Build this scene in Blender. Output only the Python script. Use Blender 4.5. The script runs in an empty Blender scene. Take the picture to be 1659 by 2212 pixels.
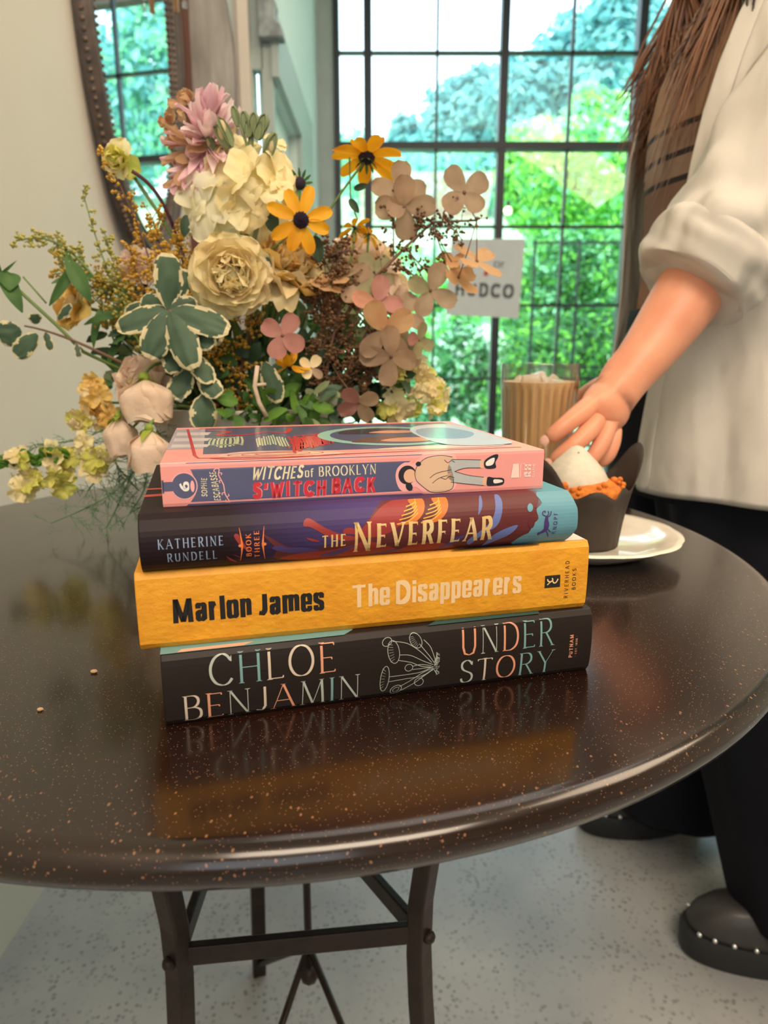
import bpy, math, random
from mathutils import Vector, Matrix, noise
from mathutils.geometry import tessellate_polygon
random.seed(7)
PI = math.pi
sc = bpy.context.scene
col = sc.collection

# ---------------------------------------------------------------- camera
TABLE_H = 0.74
CAM_H = TABLE_H + 0.1841
PITCH = 0.231535
FPX = 1480.9
cd = bpy.data.cameras.new('camera')
cam = bpy.data.objects.new('camera', cd)
col.objects.link(cam)
cam.location = (0, 0, CAM_H)
cam.rotation_euler = (PI / 2 - PITCH, 0, 0)
cd.sensor_fit = 'HORIZONTAL'
cd.sensor_width = 36.0
cd.lens = FPX * 36.0 / 1659.0
cd.clip_start = 0.02
cd.clip_end = 400
cd.dof.use_dof = True
cd.dof.focus_distance = 0.40
cd.dof.aperture_fstop = 12.0
sc.camera = cam

# ---------------------------------------------------------------- world, sun, lights, exposure
sc.view_settings.view_transform = 'Standard'
sc.view_settings.look = 'None'
sc.view_settings.gamma = 1
sc.view_settings.use_curve_mapping = False
sc.view_settings.exposure = 0.9
sc.cycles.use_denoising = True
sc.cycles.max_bounces = 10
sc.cycles.diffuse_bounces = 4
sc.cycles.glossy_bounces = 4
sc.cycles.transmission_bounces = 8
sc.cycles.transparent_max_bounces = 24
sc.cycles.sample_clamp_indirect = 4.0
w = bpy.data.worlds.new('world')
sc.world = w
w.use_nodes = True
bg = w.node_tree.nodes['Background']
bg.inputs['Color'].default_value = (0.72, 0.88, 1.0, 1)
bg.inputs['Strength'].default_value = 2.0

def light(name, kind, loc, rot, energy, color, size=None, sy=None, spread=None):
    l = bpy.data.lights.new(name, kind)
    l.energy = energy
    l.color = color
    if kind == 'AREA':
        l.shape = 'RECTANGLE'
        l.size = size
        l.size_y = sy or size
        if spread:
            l.spread = spread
    elif kind == 'SUN':
        l.angle = size
    elif size:
        l.shadow_soft_size = size
    o = bpy.data.objects.new(name, l)
    o.location = loc
    o.rotation_euler = rot
    col.objects.link(o)
    return o

# sun on the garden; the roof and rear wall keep it out of the room
light('sun', 'SUN', (0, 0, 10), (math.radians(38), 0, math.radians(-25)), 3.0, (1.0, 0.95, 0.84), math.radians(1.5))
# the cafe's ceiling lights behind and beside the camera
light('ceiling_light_front', 'AREA', (0.5, -1.0, 2.75), (math.radians(30), 0, 0), 32, (1.0, 0.80, 0.60), 1.6, 0.8)
light('ceiling_light_right', 'AREA', (1.8, 0.6, 2.75), (0, math.radians(32), 0), 22, (1.0, 0.77, 0.54), 1.2, 1.2)
light('room_fill_light', 'AREA', (0.6, 2.0, 2.85), (0, 0, 0), 10, (1.0, 0.90, 0.80), 2.0, 1.5)  # added overhead fill for the room beyond the table
# unseen cool fill light behind the camera; the rear wall has no window
light('rear_cool_fill', 'AREA', (-0.1, -2.3, 1.7), (math.radians(90), 0, 0), 9, (0.84, 0.92, 1.0), 1.6, 1.6)

# ---------------------------------------------------------------- helpers
CP, SP = math.cos(PITCH), math.sin(PITCH)

def ray(x, y):
    a = (x - 829.5) / FPX
    b = (1106 - y) / FPX
    return Vector((a, CP + b * SP, -SP + b * CP))

def at(x, y, Y):
    "world point seen at a pixel of the photograph, at distance Y in front of the camera"
    d = ray(x, y)
    return Vector((0, 0, CAM_H)) + d * (Y / d.y)

def on_table(x, y, h=0.0):
    d = ray(x, y)
    return Vector((0, 0, CAM_H)) + d * ((TABLE_H + h - CAM_H) / d.z)

def lerp(a, b, t):
    return a + (b - a) * t

class MB:
    def __init__(s):
        s.v = []; s.f = []; s.m = []
    def add(s, vs, fs, mi=0, M=None):
        b = len(s.v)
        s.v += [M @ Vector(p) for p in vs] if M is not None else [Vector(p) for p in vs]
        s.f += [tuple(i + b for i in f) for f in fs]
        s.m += [mi] * len(fs)
    def box(s, lo, hi, mi=0, M=None):
        x0, y0, z0 = lo; x1, y1, z1 = hi
        s.add([(x0, y0, z0), (x1, y0, z0), (x1, y1, z0), (x0, y1, z0), (x0, y0, z1), (x1, y0, z1), (x1, y1, z1), (x0, y1, z1)],
              [(0, 3, 2, 1), (4, 5, 6, 7), (0, 1, 5, 4), (1, 2, 6, 5), (2, 3, 7, 6), (3, 0, 4, 7)], mi, M)
    def rings(s, rings, mi=0, cap=True, close=True, M=None):
        n = len(rings[0]); vs = [p for r in rings for p in r]; fs = []
        for i in range(len(rings) - 1):
            for j in range(n if close else n - 1):
                k = (j + 1) % n
                fs.append((i * n + j, i * n + k, (i + 1) * n + k, (i + 1) * n + j))
        if cap and close:
            fs.append(tuple(range(n - 1, -1, -1)))
            fs.append(tuple((len(rings) - 1) * n + j for j in range(n)))
        s.add(vs, fs, mi, M)
    def tube(s, pts, rad, n=8, mi=0, cap=True):
        pts = [Vector(p) for p in pts]
        if not isinstance(rad, (list, tuple)):
            rad = [rad] * len(pts)
        up = Vector((0, 0, 1)); rs = []; prev = None
        for i, p in enumerate(pts):
            t = (pts[min(i + 1, len(pts) - 1)] - pts[max(i - 1, 0)])
            t = t.normalized() if t.length > 1e-9 else Vector((0, 0, 1))
            if prev is None:
                a = t.orthogonal().normalized()
            else:
                a = prev - t * prev.dot(t)
                a = a.normalized() if a.length > 1e-9 else t.orthogonal().normalized()
            prev = a
            b = t.cross(a)
            rs.append([p + (a * math.cos(2 * PI * k / n) + b * math.sin(2 * PI * k / n)) * rad[i] for k in range(n)])
        s.rings(rs, mi, cap)
    def bar(s, a, b, wd, th, side=Vector((0, 0, 1)), mi=0):
        a = Vector(a); b = Vector(b); t = (b - a).normalized(); u = t.cross(side).normalized(); v = u.cross(t)
        q = [u * wd / 2 + v * th / 2, -u * wd / 2 + v * th / 2, -u * wd / 2 - v * th / 2, u * wd / 2 - v * th / 2]
        s.rings([[a + k for k in q], [b + k for k in q]], mi)
    def lathe(s, prof, n=48, mi=0, M=None, closed=False, rf=None):
        rs = []
        for r, z in prof:
            rs.append([(r * (rf(k / n * 2 * PI, z) if rf else 1) * math.cos(2 * PI * k / n), r * (rf(k / n * 2 * PI, z) if rf else 1) * math.sin(2 * PI * k / n), z) for k in range(n)])
        if closed: rs.append(rs[0])
        s.rings(rs, mi, cap=not closed, M=M)
    def ball(s, c, r, mi=0, M=None, nu=8, nv=6):
        c = Vector(c)
        if not isinstance(r, (tuple, list)): r = (r, r, r)
        rs = []
        for i in range(1, nv):
            a = PI * i / nv
            rs.append([c + Vector((r[0] * math.sin(a) * math.cos(2 * PI * k / nu), r[1] * math.sin(a) * math.sin(2 * PI * k / nu), r[2] * math.cos(a))) for k in range(nu)])
        vs = [c + Vector((0, 0, r[2]))] + [p for q in rs for p in q] + [c - Vector((0, 0, r[2]))]
        fs = [(0, 1 + k, 1 + (k + 1) % nu) for k in range(nu)]
        for i in range(nv - 2):
            for k in range(nu):
                fs.append((1 + i * nu + k, 1 + (i + 1) * nu + k, 1 + (i + 1) * nu + (k + 1) % nu, 1 + i * nu + (k + 1) % nu))
        L = len(vs) - 1
        fs += [(L, 1 + (nv - 2) * nu + (k + 1) % nu, 1 + (nv - 2) * nu + k) for k in range(nu)]
        s.add(vs, fs, mi, M)
    def bead(s, c, r, mi=0):
        c = Vector(c)
        s.add([c + Vector(d) * r for d in ((1, 0, 0), (-1, 0, 0), (0, 1, 0), (0, -1, 0), (0, 0, 1), (0, 0, -1))],
              [(0, 2, 4), (2, 1, 4), (1, 3, 4), (3, 0, 4), (2, 0, 5), (1, 2, 5), (3, 1, 5), (0, 3, 5)], mi)
    def build(s, name, mats, parent=None, smooth=True, loc=None, bevel=0, bseg=2, sub=0, angle=None, thick=0):
        me = bpy.data.meshes.new(name)
        org = Vector(loc) if loc is not None else Vector((0, 0, 0))
        me.from_pydata([tuple(p - org) for p in s.v], [], s.f)
        if not isinstance(mats, (list, tuple)): mats = [mats]
        for m in mats: me.materials.append(m)
        me.polygons.foreach_set('material_index', s.m)
        if smooth: me.polygons.foreach_set('use_smooth', [True] * len(me.polygons))
        me.update()
        o = bpy.data.objects.new(name, me)
        o.location = org
        col.objects.link(o)
        if parent is not None: o.parent = parent
        if thick:
            q = o.modifiers.new('thick', 'SOLIDIFY'); q.thickness = thick; q.offset = 0
        if bevel:
            q = o.modifiers.new('bevel', 'BEVEL'); q.width = bevel; q.segments = bseg; q.limit_method = 'ANGLE'; q.angle_limit = 0.6
        if sub:
            q = o.modifiers.new('sub', 'SUBSURF'); q.levels = sub; q.render_levels = sub
        if angle is not None and smooth:
            me.set_sharp_from_angle(angle=angle)
        return o

def tag(o, label=None, cat=None, group=None, kind=None):
    if label: o['label'] = label
    if cat: o['category'] = cat
    if group: o['group'] = group
    if kind: o['kind'] = kind
    return o

def thing(name, label, cat, loc=(0, 0, 0), rz=0, group=None):
    o = bpy.data.objects.new(name, None)
    o.empty_display_size = 0.02
    o.location = loc
    o.rotation_euler = (0, 0, rz)
    col.objects.link(o)
    return tag(o, label, cat, group)

def put(o, root):
    "parent world-space geometry to a root placed elsewhere"
    o.parent = root
    bpy.context.view_layer.update()
    o.matrix_parent_inverse = root.matrix_world.inverted()
    return o

# ---------------------------------------------------------------- materials
def mat(name, color, rough=0.5, metal=0.0, noise_amt=0.0, noise_scale=20, color2=None, bump=0.0, bump_scale=50, spec=0.5,
        trans=0.0, coat=0.0, sheen=0.0, sss=0.0, stretch=None, ior=1.45, transl=0.0, detail=4):
    m = bpy.data.materials.new(name)
    m.use_nodes = True
    nt = m.node_tree; N = nt.nodes; L = nt.links
    b = N['Principled BSDF']
    c4 = tuple(color) + (1,)
    b.inputs['Base Color'].default_value = c4
    b.inputs['Roughness'].default_value = rough
    b.inputs['Metallic'].default_value = metal
    b.inputs['Specular IOR Level'].default_value = spec
    b.inputs['Transmission Weight'].default_value = trans
    b.inputs['Coat Weight'].default_value = coat
    b.inputs['Coat Roughness'].default_value = 0.15
    b.inputs['Sheen Weight'].default_value = sheen
    b.inputs['IOR'].default_value = ior
    if sss:
        b.inputs['Subsurface Weight'].default_value = sss
        b.inputs['Subsurface Radius'].default_value = (0.012, 0.004, 0.002)
        b.inputs['Subsurface Scale'].default_value = 1.0
    tc = N.new('ShaderNodeTexCoord')
    mp = N.new('ShaderNodeMapping')
    L.new(tc.outputs['Object'], mp.inputs['Vector'])
    if stretch: mp.inputs['Scale'].default_value = stretch
    nz = N.new('ShaderNodeTexNoise')
    nz.inputs['Scale'].default_value = noise_scale
    nz.inputs['Detail'].default_value = detail
    L.new(mp.outputs['Vector'], nz.inputs['Vector'])
    rp = N.new('ShaderNodeValToRGB')
    c2 = tuple(color2) + (1,) if color2 else tuple(max(0, min(1, c * (1 - max(noise_amt, 0.04)))) for c in color) + (1,)
    rp.color_ramp.elements[0].position = 0.35; rp.color_ramp.elements[1].position = 0.65
    rp.color_ramp.elements[0].color = c2; rp.color_ramp.elements[1].color = c4
    L.new(nz.outputs['Fac'], rp.inputs['Fac'])
    L.new(rp.outputs['Color'], b.inputs['Base Color'])
    if bump:
        n2 = N.new('ShaderNodeTexNoise'); n2.inputs['Scale'].default_value = bump_scale; n2.inputs['Detail'].default_value = 5
        L.new(mp.outputs['Vector'], n2.inputs['Vector'])
        bp = N.new('ShaderNodeBump'); bp.inputs['Strength'].default_value = bump; bp.inputs['Distance'].default_value = 0.002
        L.new(n2.outputs['Fac'], bp.inputs['Height']); L.new(bp.outputs['Normal'], b.inputs['Normal'])
    if transl:
        tr = N.new('ShaderNodeBsdfTranslucent'); L.new(rp.outputs['Color'], tr.inputs['Color'])
        mx = N.new('ShaderNodeMixShader'); mx.inputs[0].default_value = transl
        L.new(b.outputs[0], mx.inputs[1]); L.new(tr.outputs[0], mx.inputs[2])
        L.new(mx.outputs[0], N['Material Output'].inputs['Surface'])
    return m

def nodes(m):
    return m.node_tree.nodes, m.node_tree.links, m.node_tree.nodes['Principled BSDF']

def glass_mat(name, tint=(0.95, 1, 1), alpha=0.12):
    "thin clear pane: mostly see-through with a weak mirror"
    m = bpy.data.materials.new(name); m.use_nodes = True
    N = m.node_tree.nodes; L = m.node_tree.links; N.remove(N['Principled BSDF'])
    t = N.new('ShaderNodeBsdfTransparent'); t.inputs[0].default_value = tuple(tint) + (1,)
    g = N.new('ShaderNodeBsdfGlossy'); g.inputs['Roughness'].default_value = 0.02
    fr = N.new('ShaderNodeLayerWeight'); fr.inputs[0].default_value = .5
    pw = N.new('ShaderNodeMath'); pw.operation = 'POWER'; pw.inputs[1].default_value = 4; L.new(fr.outputs['Facing'], pw.inputs[0])
    ad = N.new('ShaderNodeMath'); ad.inputs[1].default_value = .035; L.new(pw.outputs[0], ad.inputs[0])
    mx = N.new('ShaderNodeMixShader')
    mu = N.new('ShaderNodeMath'); mu.operation = 'MULTIPLY'; mu.inputs[1].default_value = alpha * 8
    L.new(ad.outputs[0], mu.inputs[0]); L.new(mu.outputs[0], mx.inputs[0])
    L.new(t.outputs[0], mx.inputs[1]); L.new(g.outputs[0], mx.inputs[2])
    L.new(mx.outputs[0], N['Material Output'].inputs['Surface'])
    return m
# ================================================================ ROOM
XW = -0.60          # near left wall
XF = -0.343         # farther left wall, beyond the jog
YJ = 2.35           # where the jog stands
YW = 4.0            # window wall
H = 3.0
M_wall = mat('warm_white_plaster', (0.61, 0.56, 0.49), 0.75, noise_amt=0.05, noise_scale=3, bump=0.15, bump_scale=60)
M_green = mat('pale_sage_paint', (0.60, 0.72, 0.69), 0.6, noise_amt=0.05, noise_scale=4)
M_case = mat('grey_sage_casing_paint', (0.36, 0.43, 0.42), 0.5, noise_amt=0.08, noise_scale=8)
M_board = mat('weathered_grey_board', (0.40, 0.385, 0.36), 0.8, color2=(0.27, 0.255, 0.235), noise_scale=5, stretch=(6, 6, 1.2), bump=0.4, bump_scale=20)
M_post = mat('red_brown_stained_wood', (0.16, 0.065, 0.045), 0.5, noise_amt=0.3, noise_scale=12, stretch=(6, 6, 0.6))
M_ceil = mat('ceiling_paint', (0.62, 0.60, 0.56), 0.8)
M_steel = mat('black_window_steel', (0.018, 0.024, 0.034), 0.45, noise_amt=0.1)
M_glass = glass_mat('window_glass')

# concrete floor
M_floor = mat('polished_concrete', (0.38, 0.385, 0.38), 0.32, color2=(0.235, 0.25, 0.265), noise_scale=3.2, bump=0.08, bump_scale=30, spec=0.5, detail=8)
N, L, B = nodes(M_floor)
vo = N.new('ShaderNodeTexVoronoi'); vo.inputs['Scale'].default_value = 105
n3 = N.new('ShaderNodeTexNoise'); n3.inputs['Scale'].default_value = 14; n3.inputs['Detail'].default_value = 6
tc = [n for n in N if n.type == 'TEX_COORD'][0]
L.new(tc.outputs['Object'], vo.inputs['Vector']); L.new(tc.outputs['Object'], n3.inputs['Vector'])
r1 = N.new('ShaderNodeValToRGB'); r1.color_ramp.elements[0].position = 0.20; r1.color_ramp.elements[1].position = 0.40
r1.color_ramp.elements[0].color = (1, 1, 1, 1); r1.color_ramp.elements[1].color = (0, 0, 0, 1)
L.new(vo.outputs['Distance'], r1.inputs['Fac'])
r2 = N.new('ShaderNodeValToRGB'); r2.color_ramp.elements[0].position = 0.36; r2.color_ramp.elements[1].position = 0.58
L.new(n3.outputs['Fac'], r2.inputs['Fac'])
mu = N.new('ShaderNodeMath'); mu.operation = 'MULTIPLY'; L.new(r1.outputs[0], mu.inputs[0]); L.new(r2.outputs[0], mu.inputs[1])
mu2 = N.new('ShaderNodeMath'); mu2.operation = 'MULTIPLY'; mu2.inputs[1].default_value = 0.8; L.new(mu.outputs[0], mu2.inputs[0])
mx = N.new('ShaderNodeMix'); mx.data_type = 'RGBA'; L.new(mu2.outputs[0], mx.inputs[0])
base = [n for n in N if n.type == 'VALTORGB'][0]
L.new(base.outputs[0], mx.inputs[6]); mx.inputs[7].default_value = (0.14, 0.15, 0.155, 1)
L.new(mx.outputs[2], B.inputs['Base Color'])

def struct(name, mb, m, **k):
    return tag(mb.build(name, m, smooth=False, **k), kind='structure')

q = MB(); q.box((XW - .2, -2.6, -.1), (3.4, YW + .1, 0)); struct('floor', q, M_floor)
q = MB(); q.box((XW - .2, -2.6, H), (3.4, YW + .15, H + .1)); struct('ceiling', q, M_ceil)
q = MB(); q.box((XW - .12, -2.6, 0), (XW, YJ, H)); struct('wall_left', q, M_wall)
q = MB(); q.box((XW - .12, YJ, 0), (-.405, YJ + .09, H)); struct('wall_left_return', q, M_green)
# farther left wall with a cased recess
y0, y1, zl = 2.46, 2.95, CAM_H + .075 + .74 - .74
Zi = CAM_H + 1.0 - .184; Zo = CAM_H + 1.17 - .184
q = MB()
q.box((XF - .055, YJ + .09, Zi), (XF, YW, H)); q.box((XF - .055, y1, 0), (XF, YW, Zi)); q.box((XF - .055, YJ + .09, 0), (XF - .030, y1, Zi))
struct('wall_left_far', q, M_green)
q = MB()
q.box((XF, YJ - .0, Zi), (XF + .022, 3.4, Zo)); q.box((XF, y1, 0), (XF + .022, 3.4, Zi))
struct('trim_1', q, M_case)
q = MB(); q.box((XW - .2, -2.7, 0), (3.4, -2.6, H)); struct('wall_rear', q, M_wall)
q = MB(); q.box((3.3, -2.6, 0), (3.4, YW, H)); struct('wall_right', q, M_wall)

# narrow sidelight between the return wall and the recess
q = MB(); q.box((-.402, YJ + .03, 0.9), (-.372, YJ + .036, CAM_H + .84))
o = struct('window_2', q, M_glass)
q = MB(); q.box((-.405, YJ + .01, 0), (-.372, YJ + .05, 0.9)); q.box((-.405, YJ + .01, CAM_H + .84), (-.372, YJ + .05, H)); q.box((-.375, YJ + .01, 0), (-.343, YJ + .05, H))
tag(q.build('window_frame', M_case, o, smooth=False), None)

# window wall : jamb on the left, steel grid
q = MB()
q.box((XF - .14, YW, 0), (-.262, YW + .12, H)); q.box((3.3, YW, 0), (3.4, YW + .12, H)); q.box((-.262, YW, 2.9), (3.3, YW + .12, H)); q.box((-.262, YW, 0), (3.3, YW + .12, 0.06))
struct('wall_window', q, M_case)
win = MB()
xs = [-.232, -.085, .277, .625, .977, 1.33, 1.68, 2.03, 2.38, 2.73, 3.08, 3.3]
thick = {-.085, .625, 1.33, 2.03, 2.73}
zs_thin = [CAM_H - .184 + v for v in (-.36, .026, .43, .842, 1.685)]
zth = CAM_H - .184 + 1.242
frame = MB()
frame.box((-.262, YW - .02, .06), (-.232, YW + .05, 2.9))
for x in thick: frame.box((x - .021, YW - .02, .06), (x + .021, YW + .05, 2.9))
frame.box((-.262, YW - .022, zth - .018), (3.3, YW + .052, zth + .018))
bars = MB()
for x in xs[1:]:
    if x not in thick: bars.box((x - .0065, YW - .005, .06), (x + .0065, YW + .03, 2.9))
for z in zs_thin + [CAM_H - .184 + 2.12]: bars.box((-.232, YW - .005, z - .0065), (3.3, YW + .03, z + .0065))
pane = MB(); pane.box((-.25, YW + .008, .06), (3.3, YW + .013, 2.9))
wn = struct('window_1', pane, M_glass)
frame.build('window_frame', M_steel, wn, smooth=False)
bars.build('glazing_bars', M_steel, wn, smooth=False)
# portal so that the sky's light is sampled through the window
for nm, x0, x1 in (('window_portal', -.25, 3.3),):
    o = light(nm, 'AREA', ((x0 + x1) / 2, YW + .2, 1.5), (math.radians(-90), 0, 0), 1, (1, 1, 1), x1 - x0, 2.8)
    o.data.cycles.is_portal = True

# corner posts beside the mirror
P1 = at(392, 120, YJ - .02)
q = MB(); q.box((-.600, YJ - .09, 0), (-.576, YJ - .03, H)); struct('trim_2', q, M_post)
# weathered board with a ragged right edge, leaning trim beside it
q = MB()
zt = [0, .8, 1.35, 1.62, 1.72, 1.80, 1.84, 1.93, 2.0, 2.1, 2.6]
xe = [-.452, -.452, -.451, -.455, -.450, -.452, -.456, -.468, -.482, -.492, -.495]
vs = []; fs = []
for z, x in zip(zt, xe):
    vs += [(-.598, YJ - .045, z), (x, YJ - .045, z), (x, YJ - .003, z), (-.598, YJ - .003, z)]
n = len(zt)
for i in range(n - 1):
    for j in range(4):
        fs.append((4 * i + j, 4 * i + (j + 1) % 4, 4 * i + 4 + (j + 1) % 4, 4 * i + 4 + j))
fs.append((3, 2, 1, 0)); fs.append((4 * n - 4, 4 * n - 3, 4 * n - 2, 4 * n - 1))
q.add(vs, fs)
tag(q.build('weathered_board', M_board, smooth=False), 'tall weathered grey board with a ragged edge standing in the corner beyond the mirror', 'board')
q = MB(); q.box((-.437, YJ - .03, 0), (-.405, YJ - .002, H)); q.box((-.452, YJ - .012, 0), (-.437, YJ - .002, H))
struct('trim_3', q, M_wall)

# carved corbel up on the far wall
prof = [(0, 0), (.075, 0), (.07, .03), (.05, .05), (.055, .09), (.035, .13), (.04, .2), (0, .24)]
q = MB(); X0 = -.375; Z0 = 1.835
for sgn in (0,):
    a = [(X0 + px_, YJ - .035, Z0 + pz) for px_, pz in prof]; b = [(X0 + px_, YJ + .02, Z0 + pz) for px_, pz in prof]
    q.rings([a, b])
tag(q.build('carved_corbel', mat('corbel_paint', (0.30, 0.36, 0.37), 0.7, color2=(0.16, 0.18, 0.19), noise_scale=30), smooth=False, bevel=.004),
    'carved grey corbel high on the narrow wall left of the window', 'corbel')

# ------------------------------------------------------------ garden outside
M_lawn = mat('lawn_grass', (0.46, 0.66, 0.42), 0.9, color2=(0.36, 0.57, 0.34), noise_scale=1.5)
q = MB()
nx, ny = 30, 30
vs = [];
def gz(x, y):
    return -0.25 + max(0, y - 8) * 0.34 - max(0, y - 34) * 0.30 + 0.25 * noise.noise(Vector((x * .15, y * .15, 0)))
for j in range(ny + 1):
    y = 4.3 + (j / ny) ** 2 * 75
    for i in range(nx + 1):
        x = -45 + 110 * i / nx
        vs.append((x, y, gz(x, y)))
q.add(vs, [(j * (nx + 1) + i, j * (nx + 1) + i + 1, (j + 1) * (nx + 1) + i + 1, (j + 1) * (nx + 1) + i) for j in range(ny) for i in range(nx)])
tag(q.build('garden_lawn', M_lawn), kind='structure')

def leafy(name, label, cat, blobs, n, size, mats, trunk=None, group=None, seed=0):
    rnd = random.Random(seed)
    r = thing(name, label, cat, (blobs[0][0], blobs[0][1], gz(blobs[0][0], blobs[0][1])), group=group)
    mb = MB()
    tot = sum(b[3] * b[4] for b in blobs)
    for bx, by, bz, br, bh in blobs:
        for k in range(int(n * br * bh / tot)):
            d = Vector((rnd.gauss(0, 1), rnd.gauss(0, 1), rnd.gauss(0, 1))).normalized()
            t = rnd.uniform(.62, 1.05)
            t *= 1 + .22 * noise.noise(d * 2.5 + Vector((bx, by, bz)))
            c = Vector((bx + d.x * br * t, by + d.y * br * t, bz + d.z * bh * t))
            nrm = (d + Vector((rnd.uniform(-1, 1), rnd.uniform(-1, 1), rnd.uniform(-.4, 1)))).normalized()
            a = nrm.orthogonal().normalized(); b2 = nrm.cross(a); an = rnd.uniform(0, 6.28)
            u = a * math.cos(an) + b2 * math.sin(an); v2 = nrm.cross(u)
            s = size * rnd.uniform(.6, 1.3)
            mb.add([c - u * s, c - v2 * s * .45 + nrm * s * .1, c + u * s, c + v2 * s * .45 + nrm * s * .1], [(0, 1, 2, 3)], rnd.randrange(len(mats)))
    f = put(mb.build('foliage', mats, smooth=False), r)
    if trunk:
        tb = MB()
        for x, y, zt_, rr in trunk:
            z0 = gz(x, y) - .1
            tb.tube([(x, y, z0), (x + .05, y, lerp(z0, zt_, .5)), (x, y, zt_)], [rr, rr * .8, rr * .5], 8)
        put(tb.build('trunk', M_bark), r)
    return r

M_bark = mat('tree_bark', (0.09, 0.06, 0.045), 0.9, noise_amt=.4, noise_scale=15, bump=.5)
def leafmat(nm, c, c2, tl=.45):
    return mat(nm, c, .55, color2=c2, noise_scale=2.0, transl=tl)
LB1 = leafmat('haze_blue_leaves', (0.20, 0.52, 0.52), (0.14, 0.42, 0.46)); LB2 = leafmat('haze_blue_leaves_light', (0.34, 0.66, 0.60), (0.24, 0.55, 0.54))  # air haze over the far trees is put into these leaf colours
LG1 = leafmat('bright_green_leaves', (0.30, 0.78, 0.10), (0.18, 0.60, 0.08)); LG2 = leafmat('lime_leaves', (0.55, 0.90, 0.18), (0.35, 0.75, 0.14))
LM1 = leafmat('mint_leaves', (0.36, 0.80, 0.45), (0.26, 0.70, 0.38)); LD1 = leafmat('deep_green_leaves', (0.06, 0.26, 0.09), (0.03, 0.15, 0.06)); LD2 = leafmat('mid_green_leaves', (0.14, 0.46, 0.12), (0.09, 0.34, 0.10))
LW = leafmat('pale_blossom', (0.75, 0.88, 0.80), (0.6, 0.8, 0.7))

def outp(x, y, Y):
    p = at(x, y, Y); return p
def tree(name, label, cat, specs, n, size, mats, Y, group=None, trunk=True, seed=1):
    bl = []
    for px_, py_, rx, ry in specs:
        p = at(px_, py_, Y); k = Y / FPX
        bl.append((p.x, p.y, p.z, rx * k * 1.02, ry * k * 1.02))
    b = bl[0]
    return leafy(name, label, cat, bl, n, size, mats, [(b[0], b[1], b[2], .2 * Y / 25)] if trunk else None, group, seed)

GT = 'trees on the rise beyond the lawn'
tree('hillside_tree', 'small hazy blue-green tree standing alone against the white sky', 'tree', [(872, 320, 32, 60), (866, 285, 16, 28)], 1500, .26, [LB1, LB2], 38, GT, seed=1)
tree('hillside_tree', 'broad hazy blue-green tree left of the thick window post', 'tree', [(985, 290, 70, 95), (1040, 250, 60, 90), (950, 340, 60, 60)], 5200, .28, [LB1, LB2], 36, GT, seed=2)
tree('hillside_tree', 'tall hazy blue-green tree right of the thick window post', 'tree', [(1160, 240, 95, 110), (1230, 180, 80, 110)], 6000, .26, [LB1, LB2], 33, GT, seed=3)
tree('hillside_tree', 'tallest hazy blue tree reaching up beside the long hair', 'tree', [(1340, 170, 95, 150), (1330, 60, 60, 90)], 6500, .26, [LB1, LB2], 30, GT, seed=4)
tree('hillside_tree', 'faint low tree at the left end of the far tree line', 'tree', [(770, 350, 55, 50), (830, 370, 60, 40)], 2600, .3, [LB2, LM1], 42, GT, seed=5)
tree('hillside_tree', 'big hazy blue-green tree hidden behind the person, seen in the mirror', 'tree', [(1560, 200, 130, 190), (1700, 120, 130, 190), (1480, 300, 90, 90)], 9000, .28, [LB1, LB2, LM1], 31, GT, seed=14)
tree('hillside_tree', 'far right hazy blue-green tree on the rise, beyond the window edge', 'tree', [(1950, 180, 170, 220), (2150, 260, 150, 160)], 8000, .30, [LB1, LB2, LM1], 33, GT, seed=15)
tree('low_hedge', 'soft hazy blue-green hedge along the back of the lawn', 'hedge', [(880, 400, 130, 45), (1010, 400, 80, 55)], 5000, .16, [LB2, LM1, LB1], 24, None, trunk=False, seed=6)
GS = 'shrubs in the garden border'
tree('garden_shrub', 'rounded mint green shrub with a pointed top behind the long hair', 'shrub', [(1270, 260, 45, 60), (1320, 280, 60, 60), (1180, 300, 90, 26)], 5200, .11, [LM1, LM1, LG2, LW], 16, GS, trunk=False, seed=7)
tree('garden_shrub', 'bright lime green leafy shrub seen through the middle of the window', 'shrub', [(1180, 420, 85, 85), (1290, 420, 100, 90), (1120, 390, 45, 60)], 9000, .055, [LG1, LG1, LG2, LM1, LD2], 8.5, GS, seed=8)
tree('garden_shrub', 'green shrub beside the paper sign with light dappling its leaves', 'shrub', [(1200, 590, 85, 85), (1300, 600, 85, 90), (1170, 680, 90, 70)], 10000, .042, [LG1, LD2, LD2, LD1, LM1], 7.0, GS, seed=9)
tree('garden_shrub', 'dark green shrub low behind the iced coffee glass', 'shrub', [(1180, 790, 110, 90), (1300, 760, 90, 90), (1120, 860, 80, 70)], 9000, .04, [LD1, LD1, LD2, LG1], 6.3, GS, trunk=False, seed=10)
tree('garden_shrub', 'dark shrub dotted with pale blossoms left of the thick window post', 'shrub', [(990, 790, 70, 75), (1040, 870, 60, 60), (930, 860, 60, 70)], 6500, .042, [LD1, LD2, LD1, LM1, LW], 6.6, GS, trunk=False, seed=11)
tree('garden_shrub', 'pale mint shrub behind the dried hydrangea florets', 'shrub', [(900, 600, 120, 60), (1010, 640, 70, 70), (900, 700, 90, 60)], 6500, .07, [LM1, LW, LM1, LG1], 10.5, GS, trunk=False, seed=12)

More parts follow.
